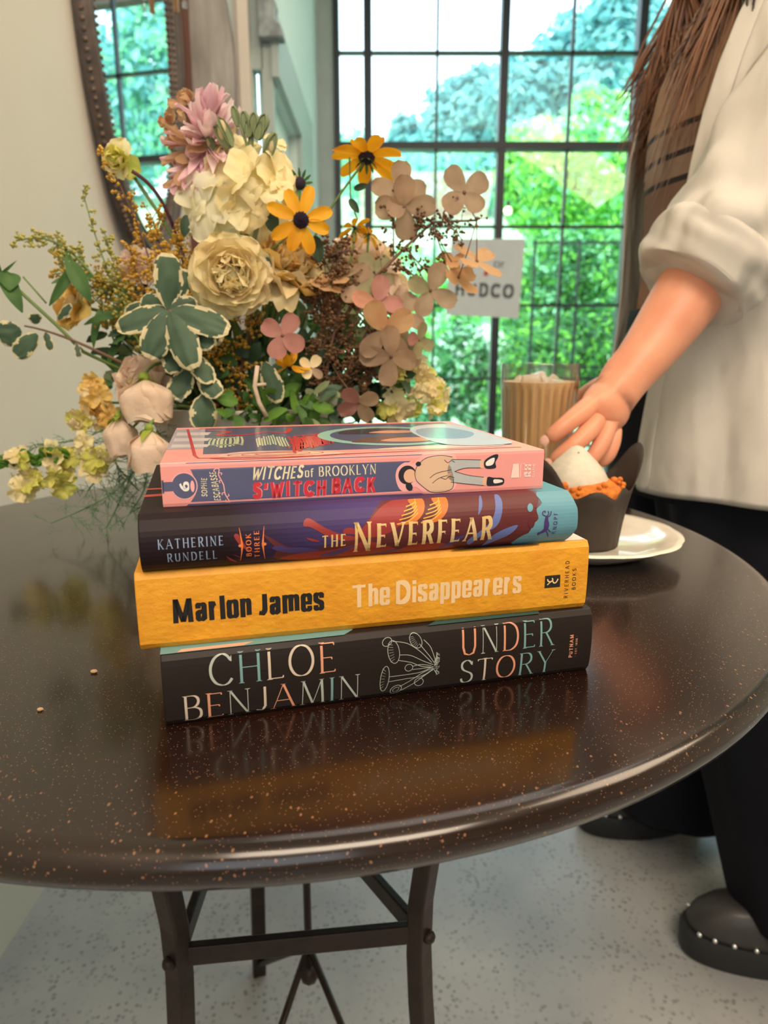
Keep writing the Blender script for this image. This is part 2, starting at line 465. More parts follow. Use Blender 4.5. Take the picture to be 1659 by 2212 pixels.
# garden fence of thin iron bars
M_iron = mat('garden_iron', (0.02, 0.03, 0.03), .6)
rf = thing('garden_fence', 'thin dark iron garden fence standing outside the window', 'fence', (1.2, 5.4, gz(1.2, 5.4)))
q = MB()
k = 0
for xx in [1.12 + .33 * i for i in range(9)]:
    q.box((xx - .009, 5.39, -.3), (xx + .009, 5.408, 1.72))
put(q.build('fence_post', M_iron, smooth=False), rf)
q = MB()
for zz in (.35, .80, 1.25, 1.70):
    q.box((1.1, 5.392, zz - .008), (3.8, 5.406, zz + .008))
put(q.build('fence_rail', M_iron, smooth=False), rf)

M_reflection_glow = bpy.data.materials.new('warm_reflection_glow'); M_reflection_glow.use_nodes = True
B = M_reflection_glow.node_tree.nodes['Principled BSDF']; B.inputs['Emission Color'].default_value = (1, .72, .38, 1); B.inputs['Emission Strength'].default_value = 2.2
p = at(1097, 455, 4.9)  # warm lamp reflection in the window, built as a glowing ball outside
r = thing('reflection_glow', 'added glowing ball standing for a warm reflection near the thick window post', 'lamp', p)
q = MB(); q.ball(p, .026, nu=14, nv=10); put(q.build('reflection_ball', M_reflection_glow), r)
q = MB(); q.tube([p + Vector((0, 0, .024)), p + Vector((0, 0, .06))], .012, 10); q.tube([p + Vector((0, 0, .06)), (p.x, p.y, 3.2)], .002, 5); put(q.build('added_cord', M_iron), r)  # cord added to hang the glowing ball
q = MB(); q.box((p.x - .8, p.y - .04, 3.2), (p.x + 1.6, p.y + .04, 3.28)); tag(q.build('added_beam', M_bark, smooth=False), 'added wooden beam outside above the window, carrying the glowing ball', 'beam')  # made-up beam, there only to carry the cord
# ================================================================ MIRROR
M_fr = mat('aged_dark_bronze_wood', (0.085, 0.058, 0.045), 0.45, color2=(0.04, 0.03, 0.027), noise_scale=25, bump=.3, bump_scale=90)
M_bead = mat('worn_bronze_beading', (0.22, 0.15, 0.11), .35, metal=.4, noise_amt=.5, noise_scale=60)
M_mir = mat('mirror_silver', (0.95, 0.97, 0.97), 0.01, metal=1.0)
YM, ZM, AM, BM = 1.745, .74 + .93, .192, .485      # oval centre and half sizes
mr = thing('wall_mirror', 'tall oval mirror in a dark carved frame with beaded edges on the left wall', 'mirror', (XW, YM, ZM - BM - .1))
def oval(a, b, n=72):
    return [(a * math.cos(2 * PI * k / n), b * math.sin(2 * PI * k / n)) for k in range(n)]
q = MB(); q.rings([[(XW + .006, YM + y, ZM + z) for y, z in oval(AM + .01, BM + .01)], [(XW + .012, YM + y, ZM + z) for y, z in oval(AM + .01, BM + .01)]])
put(q.build('mirror_glass', M_mir, smooth=False), mr)
prof = [(0, .008), (.003, .016), (.010, .022), (.02, .021), (.028, .028), (.038, .031), (.045, .027), (.05, .018), (.053, .008), (.054, .001), (.0, .001)]
q = MB(); n = 72
rs = []
for k in range(n + 1):
    a = 2 * PI * k / n
    rs.append([(XW + h, YM + (AM + d * 1.0) * math.cos(a), ZM + (BM + d) * math.sin(a)) for d, h in prof])
q.rings(rs, cap=False)
put(q.build('frame', M_fr, angle=.7), mr)
for nm, d, h, r, cnt in (('inner_beading', .002, .020, .0042, 210), ('outer_beading', .052, .016, .0052, 190)):
    q = MB()
    for k in range(cnt):
        a = 2 * PI * k / cnt
        q.ball((XW + h, YM + (AM + d) * math.cos(a), ZM + (BM + d) * math.sin(a)), r, nu=6, nv=4)
    put(q.build(nm, M_bead), mr)

# the mirror hangs a little turned towards the room
mr.rotation_euler = (0, 0, math.radians(-7)); mr.location = (XW + .033, YM - .006, ZM - BM - .1)
# ---------------------------------------------------------------- hanging copper rod and crystals by the corner
M_cop = mat('polished_copper', (0.85, 0.45, 0.25), .25, metal=1)
M_cry = mat('cut_crystal', (0.85, 0.95, 1), .02, trans=.9, ior=1.5)
p = at(381, 26, 1.9)
lr = thing('wall_lamp', 'slim copper rod lamp with hanging crystal drops above the mirror', 'lamp', (p.x, p.y, p.z))
q = MB(); q.tube([p, p + Vector((0, 0, .30))], .0065, 12); put(q.build('rod', M_cop), lr)
q = MB(); q.tube([p + Vector((-.0, 0, .29)), p + Vector((-.06, 0, .33)), (XW, p.y, p.z + .33)], .006, 8); put(q.build('arm', M_cop), lr)
q = MB(); p2 = at(399, 10, 1.9)
for i in range(5):
    q.ball(p2 + Vector((0, 0, .022 * i)), (.006, .006, .009), nu=6, nv=4)
put(q.build('crystal_drops', M_cry, smooth=False), lr)

# ================================================================ SIGN ON THE WINDOW
M_paper = mat('sign_paper', (0.60, 0.62, 0.64), .8)
M_ink = mat('sign_ink_grey', (0.10, 0.11, 0.12), .7)
M_inkr = mat('sign_ink_red', (0.55, 0.10, 0.10), .7)
pa = at(975, 516, YW - .03); pb = at(1134, 516, YW - .03); pc = at(1120, 688, YW - .03); pd_ = at(963, 680, YW - .03)
sg = MB()
off = Vector((0, -.003, 0))
sg.add([pd_, pc, pb, pa, pd_ + off, pc + off, pb + off, pa + off], [(0, 1, 2, 3), (7, 6, 5, 4), (0, 4, 5, 1), (1, 5, 6, 2), (2, 6, 7, 3), (3, 7, 4, 0)])
sign = sg.build('window_sign', M_paper, smooth=False)
tag(sign, 'white paper sign with grey capital letters taped to the window', 'sign')

# ================================================================ TABLE
TC = Vector((-.0883, .6407, 0)); TR = .4225
M_top = mat('speckled_brown_laminate', (0.017, 0.006, 0.0035), 0.20, color2=(0.008, 0.0035, 0.0025), noise_scale=6, spec=.5, coat=.5)
N, L, B = nodes(M_top)
B.inputs['Coat Roughness'].default_value = .12
tc = [n for n in N if n.type == 'TEX_COORD'][0]; base = [n for n in N if n.type == 'VALTORGB'][0]
def speck(scale, thr, stretch, dens, off=(0, 0, 0)):
    mp = N.new('ShaderNodeMapping'); mp.inputs['Scale'].default_value = stretch; mp.inputs['Location'].default_value = off; mp.inputs['Rotation'].default_value = (0, 0, .5)
    L.new(tc.outputs['Object'], mp.inputs['Vector'])
    wv = N.new('ShaderNodeTexNoise'); wv.inputs['Scale'].default_value = scale * .8; L.new(mp.outputs[0], wv.inputs['Vector'])
    ad = N.new('ShaderNodeVectorMath'); ad.operation = 'MULTIPLY_ADD'; ad.inputs[1].default_value = (.6 / scale,) * 3
    L.new(wv.outputs['Color'], ad.inputs[0]); L.new(mp.outputs[0], ad.inputs[2])
    v = N.new('ShaderNodeTexVoronoi'); v.inputs['Scale'].default_value = scale; L.new(ad.outputs[0], v.inputs['Vector'])
    lt = N.new('ShaderNodeMath'); lt.operation = 'LESS_THAN'; lt.inputs[1].default_value = thr; L.new(v.outputs['Distance'], lt.inputs[0])
    se = N.new('ShaderNodeSeparateColor'); L.new(v.outputs['Color'], se.inputs[0])
    gt = N.new('ShaderNodeMath'); gt.operation = 'LESS_THAN'; gt.inputs[1].default_value = dens; L.new(se.outputs[0], gt.inputs[0])
    m = N.new('ShaderNodeMath'); m.operation = 'MULTIPLY'; L.new(lt.outputs[0], m.inputs[0]); L.new(gt.outputs[0], m.inputs[1])
    return m
s1 = speck(760, .19, (1, 1, 1), .40); s2 = speck(400, .22, (1, .6, 1), .16, (3, 1, 0))
# the larger flecks gather towards the worn front rim
sx = N.new('ShaderNodeVectorMath'); sx.operation = 'LENGTH'; L.new(tc.outputs['Object'], sx.inputs[0])
rr_ = N.new('ShaderNodeMapRange'); rr_.inputs[1].default_value = .35; rr_.inputs[2].default_value = .40; L.new(sx.outputs['Value'], rr_.inputs[0])
m2 = N.new('ShaderNodeMath'); m2.operation = 'MULTIPLY'; L.new(s2.outputs[0], m2.inputs[0]); L.new(rr_.outputs[0], m2.inputs[1])
mxx = N.new('ShaderNodeMath'); mxx.operation = 'MAXIMUM'; L.new(s1.outputs[0], mxx.inputs[0]); L.new(m2.outputs[0], mxx.inputs[1])
mc = N.new('ShaderNodeMix'); mc.data_type = 'RGBA'; L.new(mxx.outputs[0], mc.inputs[0]); L.new(base.outputs[0], mc.inputs[6]); mc.inputs[7].default_value = (0.22, 0.105, 0.055, 1)
L.new(mc.outputs[2], B.inputs['Base Color'])
rgh = N.new('ShaderNodeTexNoise'); rgh.inputs['Scale'].default_value = 14; rgh.inputs['Detail'].default_value = 8; L.new(tc.outputs['Object'], rgh.inputs['Vector'])
rmp = N.new('ShaderNodeMapRange'); rmp.inputs[3].default_value = .14; rmp.inputs[4].default_value = .28; L.new(rgh.outputs['Fac'], rmp.inputs[0]); L.new(rmp.outputs[0], B.inputs['Roughness'])

M_leg = mat('dark_bronze_iron', (0.035, 0.022, 0.018), .42, metal=.3, noise_amt=.35, noise_scale=40, bump=.2, bump_scale=120)
tb = thing('cafe_table', 'round dark brown copper-flecked cafe table on curved iron legs', 'table', (TC.x, TC.y, 0))
prof = [(0, -.018), (TR - .03, -.018), (TR - .018, -.0212), (TR - .009, -.0205), (TR - .003, -.0168), (TR, -.0105), (TR - .0010, -.0052), (TR - .0042, -.0014), (TR - .008, -.0001), (TR - .012, 0), (0, 0)]
q = MB(); q.lathe([(max(r, 1e-4), z) for r, z in prof], 160)
t = q.build('tabletop', M_top, tb, angle=1.2); t.location = (0, 0, TABLE_H)
# three curved legs, triangular ring, centre rod with stays
zr = TABLE_H - .31
def onp(x, y, z): 
    d = ray(x, y); return Vector((0, 0, CAM_H)) + d * ((z - CAM_H) / d.z)
JL = onp(385, 2062, zr); JR = onp(905, 2012, zr)
JB = Vector((-.172, .80, zr))
feet = {'l': None}
ctr = (JL + JR + JB) / 3
def leg(J, top_out, foot_out):
    d = Vector((J.x - ctr.x, J.y - ctr.y, 0)).normalized()
    pts = []
    for t_ in [i / 14 for i in range(15)]:
        z = lerp(TABLE_H - .022, 0.0, t_)
        tj = (TABLE_H - .022 - zr) / (TABLE_H - .022)
        if t_ < tj: o_ = top_out * (1 - t_ / tj) ** 1.8
        else:
            k = (t_ - tj) / (1 - tj); o_ = foot_out * k ** 1.7 + .0 
        pts.append(Vector((J.x, J.y, 0)) + d * o_ + Vector((0, 0, z)))
    mb = MB(); tang = Vector((-d.y, d.x, 0))
    rs = []
    for i, p_ in enumerate(pts):
        tt = (pts[min(i + 1, 14)] - pts[max(i - 1, 0)]).normalized(); nn = tang.cross(tt)
        wd, th = .0195, .008
        rs.append([p_ + tang * wd / 2 + nn * th, p_ - tang * wd / 2 + nn * th, p_ - tang * wd / 2 - nn * th, p_ + tang * wd / 2 - nn * th])
    mb.rings(rs)
    return mb
for J in (JL, JR, JB):
    put(leg(J, .075, .06).build('leg', M_leg, smooth=False, bevel=.002), tb)
for a, b in ((JL, JR), (JR, JB), (JB, JL)):
    q = MB(); q.bar(a, b, .008, .019); put(q.build('stretcher', M_leg, smooth=False, bevel=.0015), tb)
CB = onp(668, 2095, .20)
q = MB(); q.tube([(CB.x, CB.y, TABLE_H - .02), (CB.x, CB.y, .20)], .0045, 10); q.ball((CB.x, CB.y, .195), (.012, .012, .014)); put(q.build('centre_rod', M_leg), tb)
for J in (JL, JR, JB):
    d = Vector((J.x - ctr.x, J.y - ctr.y, 0)).normalized()
    q = MB(); q.tube([(CB.x, CB.y, .235), (J.x + d.x * .045, J.y + d.y * .045, .03)], .0042, 8); put(q.build('stay_rod', M_leg), tb)
for J in (JL, JR, JB):
    q = MB(); d = Vector((J.x - ctr.x, J.y - ctr.y, 0)).normalized(); q.ball(J + d * .010, .006, nu=10, nv=6); put(q.build('bolt', M_leg), tb)

# a few crumbs lying on the table
M_cr = mat('pastry_crumbs', (0.55, 0.35, 0.18), .8)
for (x, y, r, lb) in ((203, 1450, .0016, 'tan crumb lying left of the dark bottom book'), (87, 1532, .0013, 'smallest crumb, near the left edge of the table')):
    p = on_table(x, y, r * .7); q = MB(); q.ball(p, (r * 1.4, r, r * .7), nu=6, nv=4)
    tag(q.build('crumb', M_cr, smooth=False, loc=p), lb, 'crumb')
# ================================================================ DRAWN LETTERING (strokes only, no font files)
# each glyph: width and strokes on a unit cap height. T thick, t thin, C curve, P rounded polyline, H plain
GL = {
 'A': (.72, 't 0,0 .36,1|T .36,1 .72,0|H .13,.34 .59,.34'),
 'B': (.52, 'T .06,0 .06,1|C .06,1 .34,.99 .46,.86 .44,.66 .3,.54 .06,.53|C .06,.53 .36,.52 .52,.4 .52,.15 .36,.01 .06,0'),
 'C': (.66, 'C .64,.8 .52,.95 .36,1 .15,.9 .02,.65 .02,.35 .15,.1 .36,0 .54,.05 .66,.2'),
 'D': (.64, 'T .06,0 .06,1|C .06,1 .34,.99 .56,.82 .63,.5 .56,.18 .34,.01 .06,0'),
 'E': (.48, 'T .06,0 .06,1|H .06,.98 .46,.98|H .06,.51 .38,.51|H .06,.02 .48,.02'),
 'F': (.46, 'T .06,0 .06,1|H .06,.98 .46,.98|H .06,.5 .37,.5'),
 'G': (.68, 'C .62,.82 .5,.96 .36,1 .15,.9 .02,.65 .02,.35 .15,.1 .36,0 .54,.06 .62,.18|T .62,.18 .62,.42|H .42,.42 .64,.42'),
 'H': (.64, 'T .05,0 .05,1|T .6,0 .6,1|H .05,.51 .6,.51'),
 'I': (.12, 'T .06,0 .06,1'),
 'J': (.34, 'P .3,1 .3,.2 .2,.02 0,.06'),
 'K': (.6, 'T .06,0 .06,1|t .08,.42 .54,1|T .2,.55 .6,0'),
 'L': (.48, 'T .06,0 .06,1|H .06,.02 .48,.02'),
 'M': (.82, 't .06,0 .1,1|T .1,1 .42,.04|t .42,.04 .74,1|T .74,1 .78,0'),
 'N': (.68, 't .05,0 .05,1|T .05,1 .63,0|t .63,0 .63,1'),
 'O': (.74, 'C .37,1 .15,.92 .01,.66 .01,.34 .15,.08 .37,0 .59,.08 .73,.34 .73,.66 .59,.92 .37,1'),
 'P': (.5, 'T .06,0 .06,1|C .06,1 .36,.99 .5,.86 .5,.62 .36,.48 .06,.46'),
 'R': (.58, 'T .06,0 .06,1|C .06,1 .36,.99 .48,.86 .48,.66 .34,.52 .06,.5|T .27,.5 .58,0'),
 'S': (.48, 'C .45,.82 .36,.96 .22,1 .07,.92 .03,.76 .1,.6 .26,.5 .42,.4 .48,.24 .42,.07 .24,0 .08,.05 .02,.2'),
 'T': (.58, 'T .29,0 .29,1|H 0,.98 .58,.98'),
 'U': (.6, 'P .05,1 .05,.3 .12,.06 .3,0 .48,.06 .55,.3 .55,1'),
 'V': (.68, 'T 0,1 .34,0|t .34,0 .68,1'),
 'W': (.96, 'T 0,1 .26,0|t .26,0 .48,.85|T .48,.85 .7,0|t .7,0 .96,1'),
 'Y': (.64, 'T 0,1 .32,.46|t .64,1 .32,.46|T .32,.46 .32,0'),
 '6': (.56, 'C .5,.98 .28,.86 .08,.56 .03,.3 .12,.06 .3,0 .48,.08 .54,.28 .46,.48 .28,.54 .1,.42'),
 '1': (.2, 'T .14,0 .14,1|t .0,.84 .14,1'), '8': (.5, 'C .25,1 .08,.9 .08,.66 .25,.54 .42,.66 .42,.9 .25,1|C .25,.54 .04,.42 .02,.14 .25,0 .48,.14 .46,.42 .25,.54'),
 '3': (.46, 'C .03,.88 .2,1 .4,.9 .4,.66 .2,.54 .42,.44 .46,.18 .24,0 .02,.12'),
 '.': (.08, 'H 0,.03 .06,.03'), "'": (.1, 'T .08,1 .03,.76'), '-': (.3, 'H 0,.5 .3,.5'),
 'a': (.34, 'P .03,.55 .03,.70 .08,.74 .26,.74 .32,.68 .32,0|P .32,.42 .06,.36 .02,.3 .02,.08 .08,0 .22,0 .32,.1'),
 'r': (.24, 'T .02,0 .02,.76|P .02,.56 .1,.7 .24,.74'),
 'l': (.04, 'T .02,0 .02,1'), 'i': (.04, 'T .02,0 .02,.68|T .02,.94 .02,.985'),
 'o': (.34, 'P .06,.76 .28,.76 .34,.68 .34,.08 .28,0 .06,0 0,.08 0,.68 .06,.76 .08,.76'),
 'n': (.34, 'T .02,0 .02,.76|P .02,.66 .1,.76 .27,.76 .33,.68 .33,0'),
 'm': (.66, 'T .02,0 .02,.76|P .02,.66 .1,.76 .27,.76 .33,.68 .33,0|P .33,.66 .41,.76 .58,.76 .64,.68 .64,0'),
 'e': (.34, 'P .0,.36 .34,.36 .34,.68 .28,.76 .06,.76 0,.68 0,.08 .06,0 .27,0 .33,.06 .33,.2'),
 's': (.32, 'P .31,.56 .31,.70 .25,.76 .06,.76 .01,.70 .01,.50 .06,.43 .25,.33 .31,.26 .31,.07 .25,0 .06,0 .01,.06 .01,.2'),
 'h': (.34, 'T .02,0 .02,1|P .02,.66 .1,.76 .27,.76 .33,.68 .33,0'),
 'p': (.34, 'T .02,-.22 .02,.76|P .02,.72 .27,.76 .33,.68 .33,.08 .27,0 .02,.03'),
 'f': (.28, 'T .1,0 .1,.8|C .1,.8 .12,.94 .22,1 .3,.94|H 0,.66 .24,.66'),
}

def catmull(P, n=6):
    out = []
    closed = (Vector(P[0] + (0,)) - Vector(P[-1] + (0,))).length < .01
    m = len(P)
    for i in range(m - 1):
        p0 = P[i - 1] if i > 0 else (P[-2] if closed else P[0]); p1 = P[i]; p2 = P[i + 1]; p3 = P[i + 2] if i + 2 < m else (P[1] if closed else P[-1])
        for k in range(n):
            t = k / n
            out.append(tuple(.5 * (2 * b + (c - a) * t + (2 * a - 5 * b + 4 * c - d) * t * t + (3 * b - a - 3 * c + d) * t ** 3) for a, b, c, d in zip(p0, p1, p2, p3)))
    out.append(P[-1])
    return out

class Art:
    "flat coloured shapes laid on a surface map (u, v, height) -> local point"
    def __init__(s, fmap, band=None, off=.00012):
        s.mb = MB(); s.fmap = fmap; s.band = band; s.off = off
    def poly(s, P, mi=0, lift=0):
        P = [Vector((p[0], p[1], 0)) for p in P]
        if len(P) == 3: tris = [(0, 1, 2)]
        else: tris = tessellate_polygon([P])
        for t in tris:
            T = [P[i] for i in t]
            ar = (T[1] - T[0]).cross(T[2] - T[0]).z
            if abs(ar) < 1e-14: continue
            if ar < 0: T.reverse()
            if s.band:
                vmin = min(p.y for p in T); vmax = max(p.y for p in T)
                k0 = math.floor(vmin / s.band); k1 = math.floor(vmax / s.band)
                for k in range(k0, k1 + 1):
                    Q = s.clip(T, k * s.band, 1); Q = s.clip(Q, (k + 1) * s.band, -1)
                    if len(Q) >= 3: s.face(Q, mi, lift)
            else: s.face(T, mi, lift)
    @staticmethod
    def clip(T, v, sg):
        o = []
        for i in range(len(T)):
            a, b = T[i], T[(i + 1) % len(T)]
            ia = (a.y - v) * sg >= 0; ib = (b.y - v) * sg >= 0
            if ia: o.append(a)
            if ia != ib:
                t = (v - a.y) / (b.y - a.y); o.append(a.lerp(b, t))
        return o
    def face(s, Q, mi, lift):
        b = len(s.mb.v)
        s.mb.v += [Vector(s.fmap(p.x, p.y, s.off + lift)) for p in Q]
        s.mb.f.append(tuple(range(b, b + len(Q)))); s.mb.m.append(mi)
    def ribbon(s, P, wd, mi=0, lift=0, nib=None, cap=0, tr=None, taper=None):
        n = len(P)
        if n < 2: return
        Ls, Rs = [], []
        for i in range(n):
            a = P[max(i - 1, 0)]; b = P[min(i + 1, n - 1)]
            dx, dy = b[0] - a[0], b[1] - a[1]; l = math.hypot(dx, dy) or 1; dx /= l; dy /= l
            nx, ny = -dy, dx
            w_ = (abs(nx) * nib[0] + abs(ny) * nib[1]) if nib else wd
            if taper: w_ *= taper(i / (n - 1))
            e = 0
            if cap: e = -cap if i == 0 else (cap if i == n - 1 else 0)
            x, y = P[i][0] + dx * e, P[i][1] + dy * e
            Ls.append((x + nx * w_ / 2, y + ny * w_ / 2)); Rs.append((x - nx * w_ / 2, y - ny * w_ / 2))
        if tr: Ls = [tr(*p) for p in Ls]; Rs = [tr(*p) for p in Rs]
        for i in range(n - 1):
            s.poly([Rs[i], Rs[i + 1], Ls[i + 1], Ls[i]], mi, lift)
    def text(s, txt, o, bx, up, wx, wy, serif=0, thin=.35, gap=.16, mi=0, lift=0, small=None, space=.4, slant=0, jit=0, mis=None, bold=1):
        "o baseline origin, bx baseline end, up point at cap height; lengths in the map's units"
        ox, oy = o; X = (bx[0] - ox, bx[1] - oy); U = (up[0] - ox, up[1] - oy)
        Hh = math.hypot(*U); Lg = math.hypot(*X)
        x = 0; items = []
        for ci, ch in enumerate(txt):
            if ch == ' ': x += space; continue
            k = small if (small and ci > 0 and ch.isalpha()) else 1
            wg, st = GL[ch]
            items.append((x + wx / 2, ch, k, ci)); x += wg * k + wx + gap
        tot = x - gap
        ex = (X[0] / tot, X[1] / tot)          # one unit of x
        rnd = random.Random(txt)
        for x0, ch, k, ci in items:
            wg, st = GL[ch]
            jy = rnd.uniform(-jit, jit); jr = rnd.uniform(-jit, jit)
            def tr(gx, gy):
                yy = wy / 2 + gy * k * (1 - wy) + jy
                xx = x0 + gx * k + slant * yy + jr * yy
                return (ox + ex[0] * xx + U[0] * yy, oy + ex[1] * xx + U[1] * yy)
            mm = mis(ci, len(txt)) if mis else mi
            for stv in st.split('|'):
                kind, *pp = stv.split(' ')
                P = [tuple(float(v) for v in p.split(',')) for p in pp]
                if kind == 'C': Q = catmull(P); nib = (wx, max(wy * .8, wx * thin))
                elif kind == 'P':
                    Q = []
                    for i in range(len(P) - 1):
                        Q += [tuple(lerp(a, b, t) for a, b in zip(P[i], P[i + 1])) for t in (0, .5)]
                    Q.append(P[-1]); nib = (wx, wy)
                elif kind == 't': Q = P; nib = (wx * thin, wy)
                else: Q = P; nib = (wx, wy)
                if kind in 'Tt' : 
                    # vertical extension to meet the cap lines
                    Q = [(p[0], p[1]) for p in P]
                    wdt = wx * (thin if kind == 't' else 1)
                    (ax_, ay_), (bx_, by_) = Q[0], Q[-1]
                    ext = (wy / 2 * .98) / max(.1, 1 - wy)
                    sg = 1 if by_ > ay_ else -1
                    Q = [(ax_, ay_ - sg * ext), (bx_, by_ + sg * ext)]
                    L4 = [(Q[0][0] - wdt / 2, Q[0][1]), (Q[0][0] + wdt / 2, Q[0][1]), (Q[1][0] + wdt / 2, Q[1][1]), (Q[1][0] - wdt / 2, Q[1][1])]
                    s.poly([tr(*p) for p in L4], mm, lift)
                    if serif:
                        for (sx_, sy_) in (P[0], P[-1]):
                            if sy_ < .02 or sy_ > .96:
                                yb = 0 if sy_ < .5 else 1
                                h = serif; th_ = wy * 1.0
                                y_a = -th_ * .5 if yb == 0 else 1 + th_ * .5
                                y_b = y_a + (th_ if yb == 0 else -th_)
                                s.poly([tr(sx_ - h, y_a), tr(sx_ + h, y_a), tr(sx_ + h * .55, y_b), tr(sx_ - h * .55, y_b)], mm, lift)
                else:
                    s.ribbon(Q, wx, mm, lift, nib=nib, tr=tr, cap=(wy * .4 if kind == 'H' else 0))
                    if serif and kind == 'H':
                        e = max(P, key=lambda p: p[0]); a_ = serif * .75
                        if ch in 'EFTL':
                            dn = 1 if e[1] < .3 else -1
                            s.poly([tr(e[0] - .03, e[1]), tr(e[0] + .03, e[1]), tr(e[0] + .03, e[1] + dn * a_), tr(e[0], e[1] + dn * a_)], mm, lift)
                            if ch == 'T': s.poly([tr(-.03, e[1]), tr(.03, e[1]), tr(.0, e[1] - a_), tr(-.03, e[1] - a_)], mm, lift)
                    if serif and ch in 'CS' and kind == 'C':
                        px_, py_ = P[0]
                        s.poly([tr(px_ - .02, py_ - .03), tr(px_ + .03, py_ - .05), tr(px_ + .03, py_ + .15), tr(px_, py_ + .1)], mm, lift)
    def ellipse(s, c, a, b, mi=0, lift=0, n=28, rot=0, ring=0):
        pts = []
        for k in range(n + 1):
            t = 2 * PI * k / n; x, y = a * math.cos(t), b * math.sin(t)
            pts.append((c[0] + x * math.cos(rot) - y * math.sin(rot), c[1] + x * math.sin(rot) + y * math.cos(rot)))
        if ring: s.ribbon(pts, ring, mi, lift)
        else: s.poly(pts[:-1], mi, lift)
    def curve(s, P, wd, mi=0, lift=0, taper=None, n=6):
        s.ribbon(catmull([tuple(p) for p in P], n), wd, mi, lift, taper=taper)
    def blob(s, P, mi=0, lift=0, n=4):
        P = [tuple(p) for p in P]
        s.poly(catmull(P + [P[0]], n)[:-1], mi, lift)
    def build(s, name, mats, parent):
        return s.mb.build(name, mats, parent, smooth=False)

def ink(name, c, rough=.5, metal=0, **k):
    return mat(name, c, rough, metal=metal, noise_amt=.06, noise_scale=60, **k)

# lettering of the window sign
ux = (pc - pd_).normalized(); uz = (pa - pd_)
sw, shh = (pb - pa).length, (pa - pd_).length
def smap(u, v, h): return tuple(pd_ + (pc - pd_) * (u / sw) + (pa - pd_) * (v / shh) + Vector((0, -.0035 - h, 0)))
S = Art(smap)
S.text('HUDCO', (sw * .10, shh * .26), (sw * .90, shh * .26), (sw * .10, shh * .45), .24, .2, gap=.2, thin=1)
S.build('sign_lettering', M_ink, sign)
S = Art(smap)
S.text('or', (sw * .6, shh * .66), (sw * .75, shh * .66), (sw * .6, shh * .76), .1, .1, gap=.1, thin=1)
S.build('small_lettering', M_ink, sign)
S = Art(smap); S.ellipse((sw * .50, shh * .57), .013, .013); S.ellipse((sw * .50, shh * .60), .006, .01); S.build('sign_emblem', M_inkr, sign)
# ================================================================ BOOKS
MM = .001
M_pages = mat('page_edges', (0.72, 0.66, 0.55), .8, color2=(0.55, 0.50, 0.41), noise_scale=8, stretch=(1, 1, 260), detail=2)
def book(name, label, a, yaw, Lg, T, D, spine_mat, top_mat, board=.0028, bulge=.0, rnd=.0015, over=.003, hard=True):
    root = thing(name, label, 'book', (a[0], a[1], TABLE_H + a[2]), math.radians(yaw), None)
    # cover: spine wrapped between two boards
    n = 12
    prof = []
    for k in range(n + 1):
        v = k / n
        y = -bulge * (1 - abs(2 * v - 1) ** 2.4)
        # soft shoulder at the board edges
        if k in (0, n): y += rnd
        prof.append((y, v * T))
    inner = [(y + board, board + (z / T) * (T - 2 * board)) for y, z in prof]
    outline = [(D, 0)] + [(rnd, 0)] + prof[1:-1] + [(rnd, T)] + [(D, T), (D, T - board)] + inner[::-1] + [(D, board)]
    mb = MB(); n_ = len(outline)
    nx = 10
    rs = [[(Lg * i / nx, y, z) for y, z in outline] for i in range(nx + 1)]
    mb.rings(rs)
    cover = mb.build('cover', [spine_mat], root, smooth=False, bevel=.0006, bseg=2)
    pb = MB(); pb.box((over, board * 1.2 + .001, board), (Lg - over, D - over * (1.2 if hard else .2), T - board))
    pb.build('page_block', M_pages, root, smooth=False)
    def smap(u, v, h):
        vv = min(max(v / (T / MM), 0), 1)
        y = -bulge * (1 - abs(2 * vv - 1) ** 2.4)
        if vv < 1 / n: y += rnd * (1 - vv * n)
        if vv > 1 - 1 / n: y += rnd * (1 - (1 - vv) * n)
        return (u * MM, y - h, vv * T)
    def tmap(u, v, h): return (u * MM, v * MM, T + h)
    return root, smap, tmap

# ---- bottom book: dark, mushrooms
T1 = .0388
M_dk = mat('charcoal_jacket', (0.019, 0.013, 0.011), .48, color2=(0.016, 0.011, 0.010), noise_scale=5, spec=.3)
b1, s1m, t1m = book('hardcover_book', 'dark charcoal hardback with a mushroom drawing, lowest of the stacked books', (-.1097, .3106, 0), 15.2, .2385, T1, .158, M_dk, M_dk, bulge=.0022)
I_te = ink('teal_foil', (0.18, 0.36, 0.36)); I_sa = ink('grey_sage_foil', (0.42, 0.48, 0.43)); I_co = ink('coral_foil', (0.72, 0.32, 0.20)); I_cr = ink('sand_foil', (0.62, 0.52, 0.42))
FO = [I_te, I_sa, I_co, I_cr]
def foil(seed):
    r = random.Random(seed); return lambda ci, n: r.choice([0, 1, 1, 0, 3, 2, 3])
A = Art(s1m, 3.0)
pat = {'CHLOE': [1, 0, 3, 3, 2], 'BENJAMIN': [3, 2, 1, 3, 2, 1, 0, 1], 'UNDER': [2, 1, 2, 0, 0], 'STORY': [1, 3, 2, 0, 0]}
def ser(txt, o, e, u, **k): A.text(txt, o, e, u, k.pop('wx', .085), k.pop('wy', .03), serif=.10, thin=.32, gap=k.pop('gap', .16), mis=lambda ci, n: pat[txt][ci], **k)
ser('CHLOE', (22.6, 19.8), (87, 19.8), (22.6, 36.4)); ser('BENJAMIN', (8.9, 1.9), (100, 2.4), (8.9, 16.4), gap=.14)
A.build('author_lettering', FO, b1)
A = Art(s1m, 3.0)
ser('UNDER', (157, 20), (213.5, 20), (157, 36.2)); ser('STORY', (156.8, 3), (214.3, 3), (156.8, 17.2))
A.build('title_lettering', FO, b1)
A = Art(s1m, 3.0)
A.text('PUTNAM', (226.3, 10.6), (226.3, 25), (223.9, 10.6), .2, .16, thin=1, gap=.22)
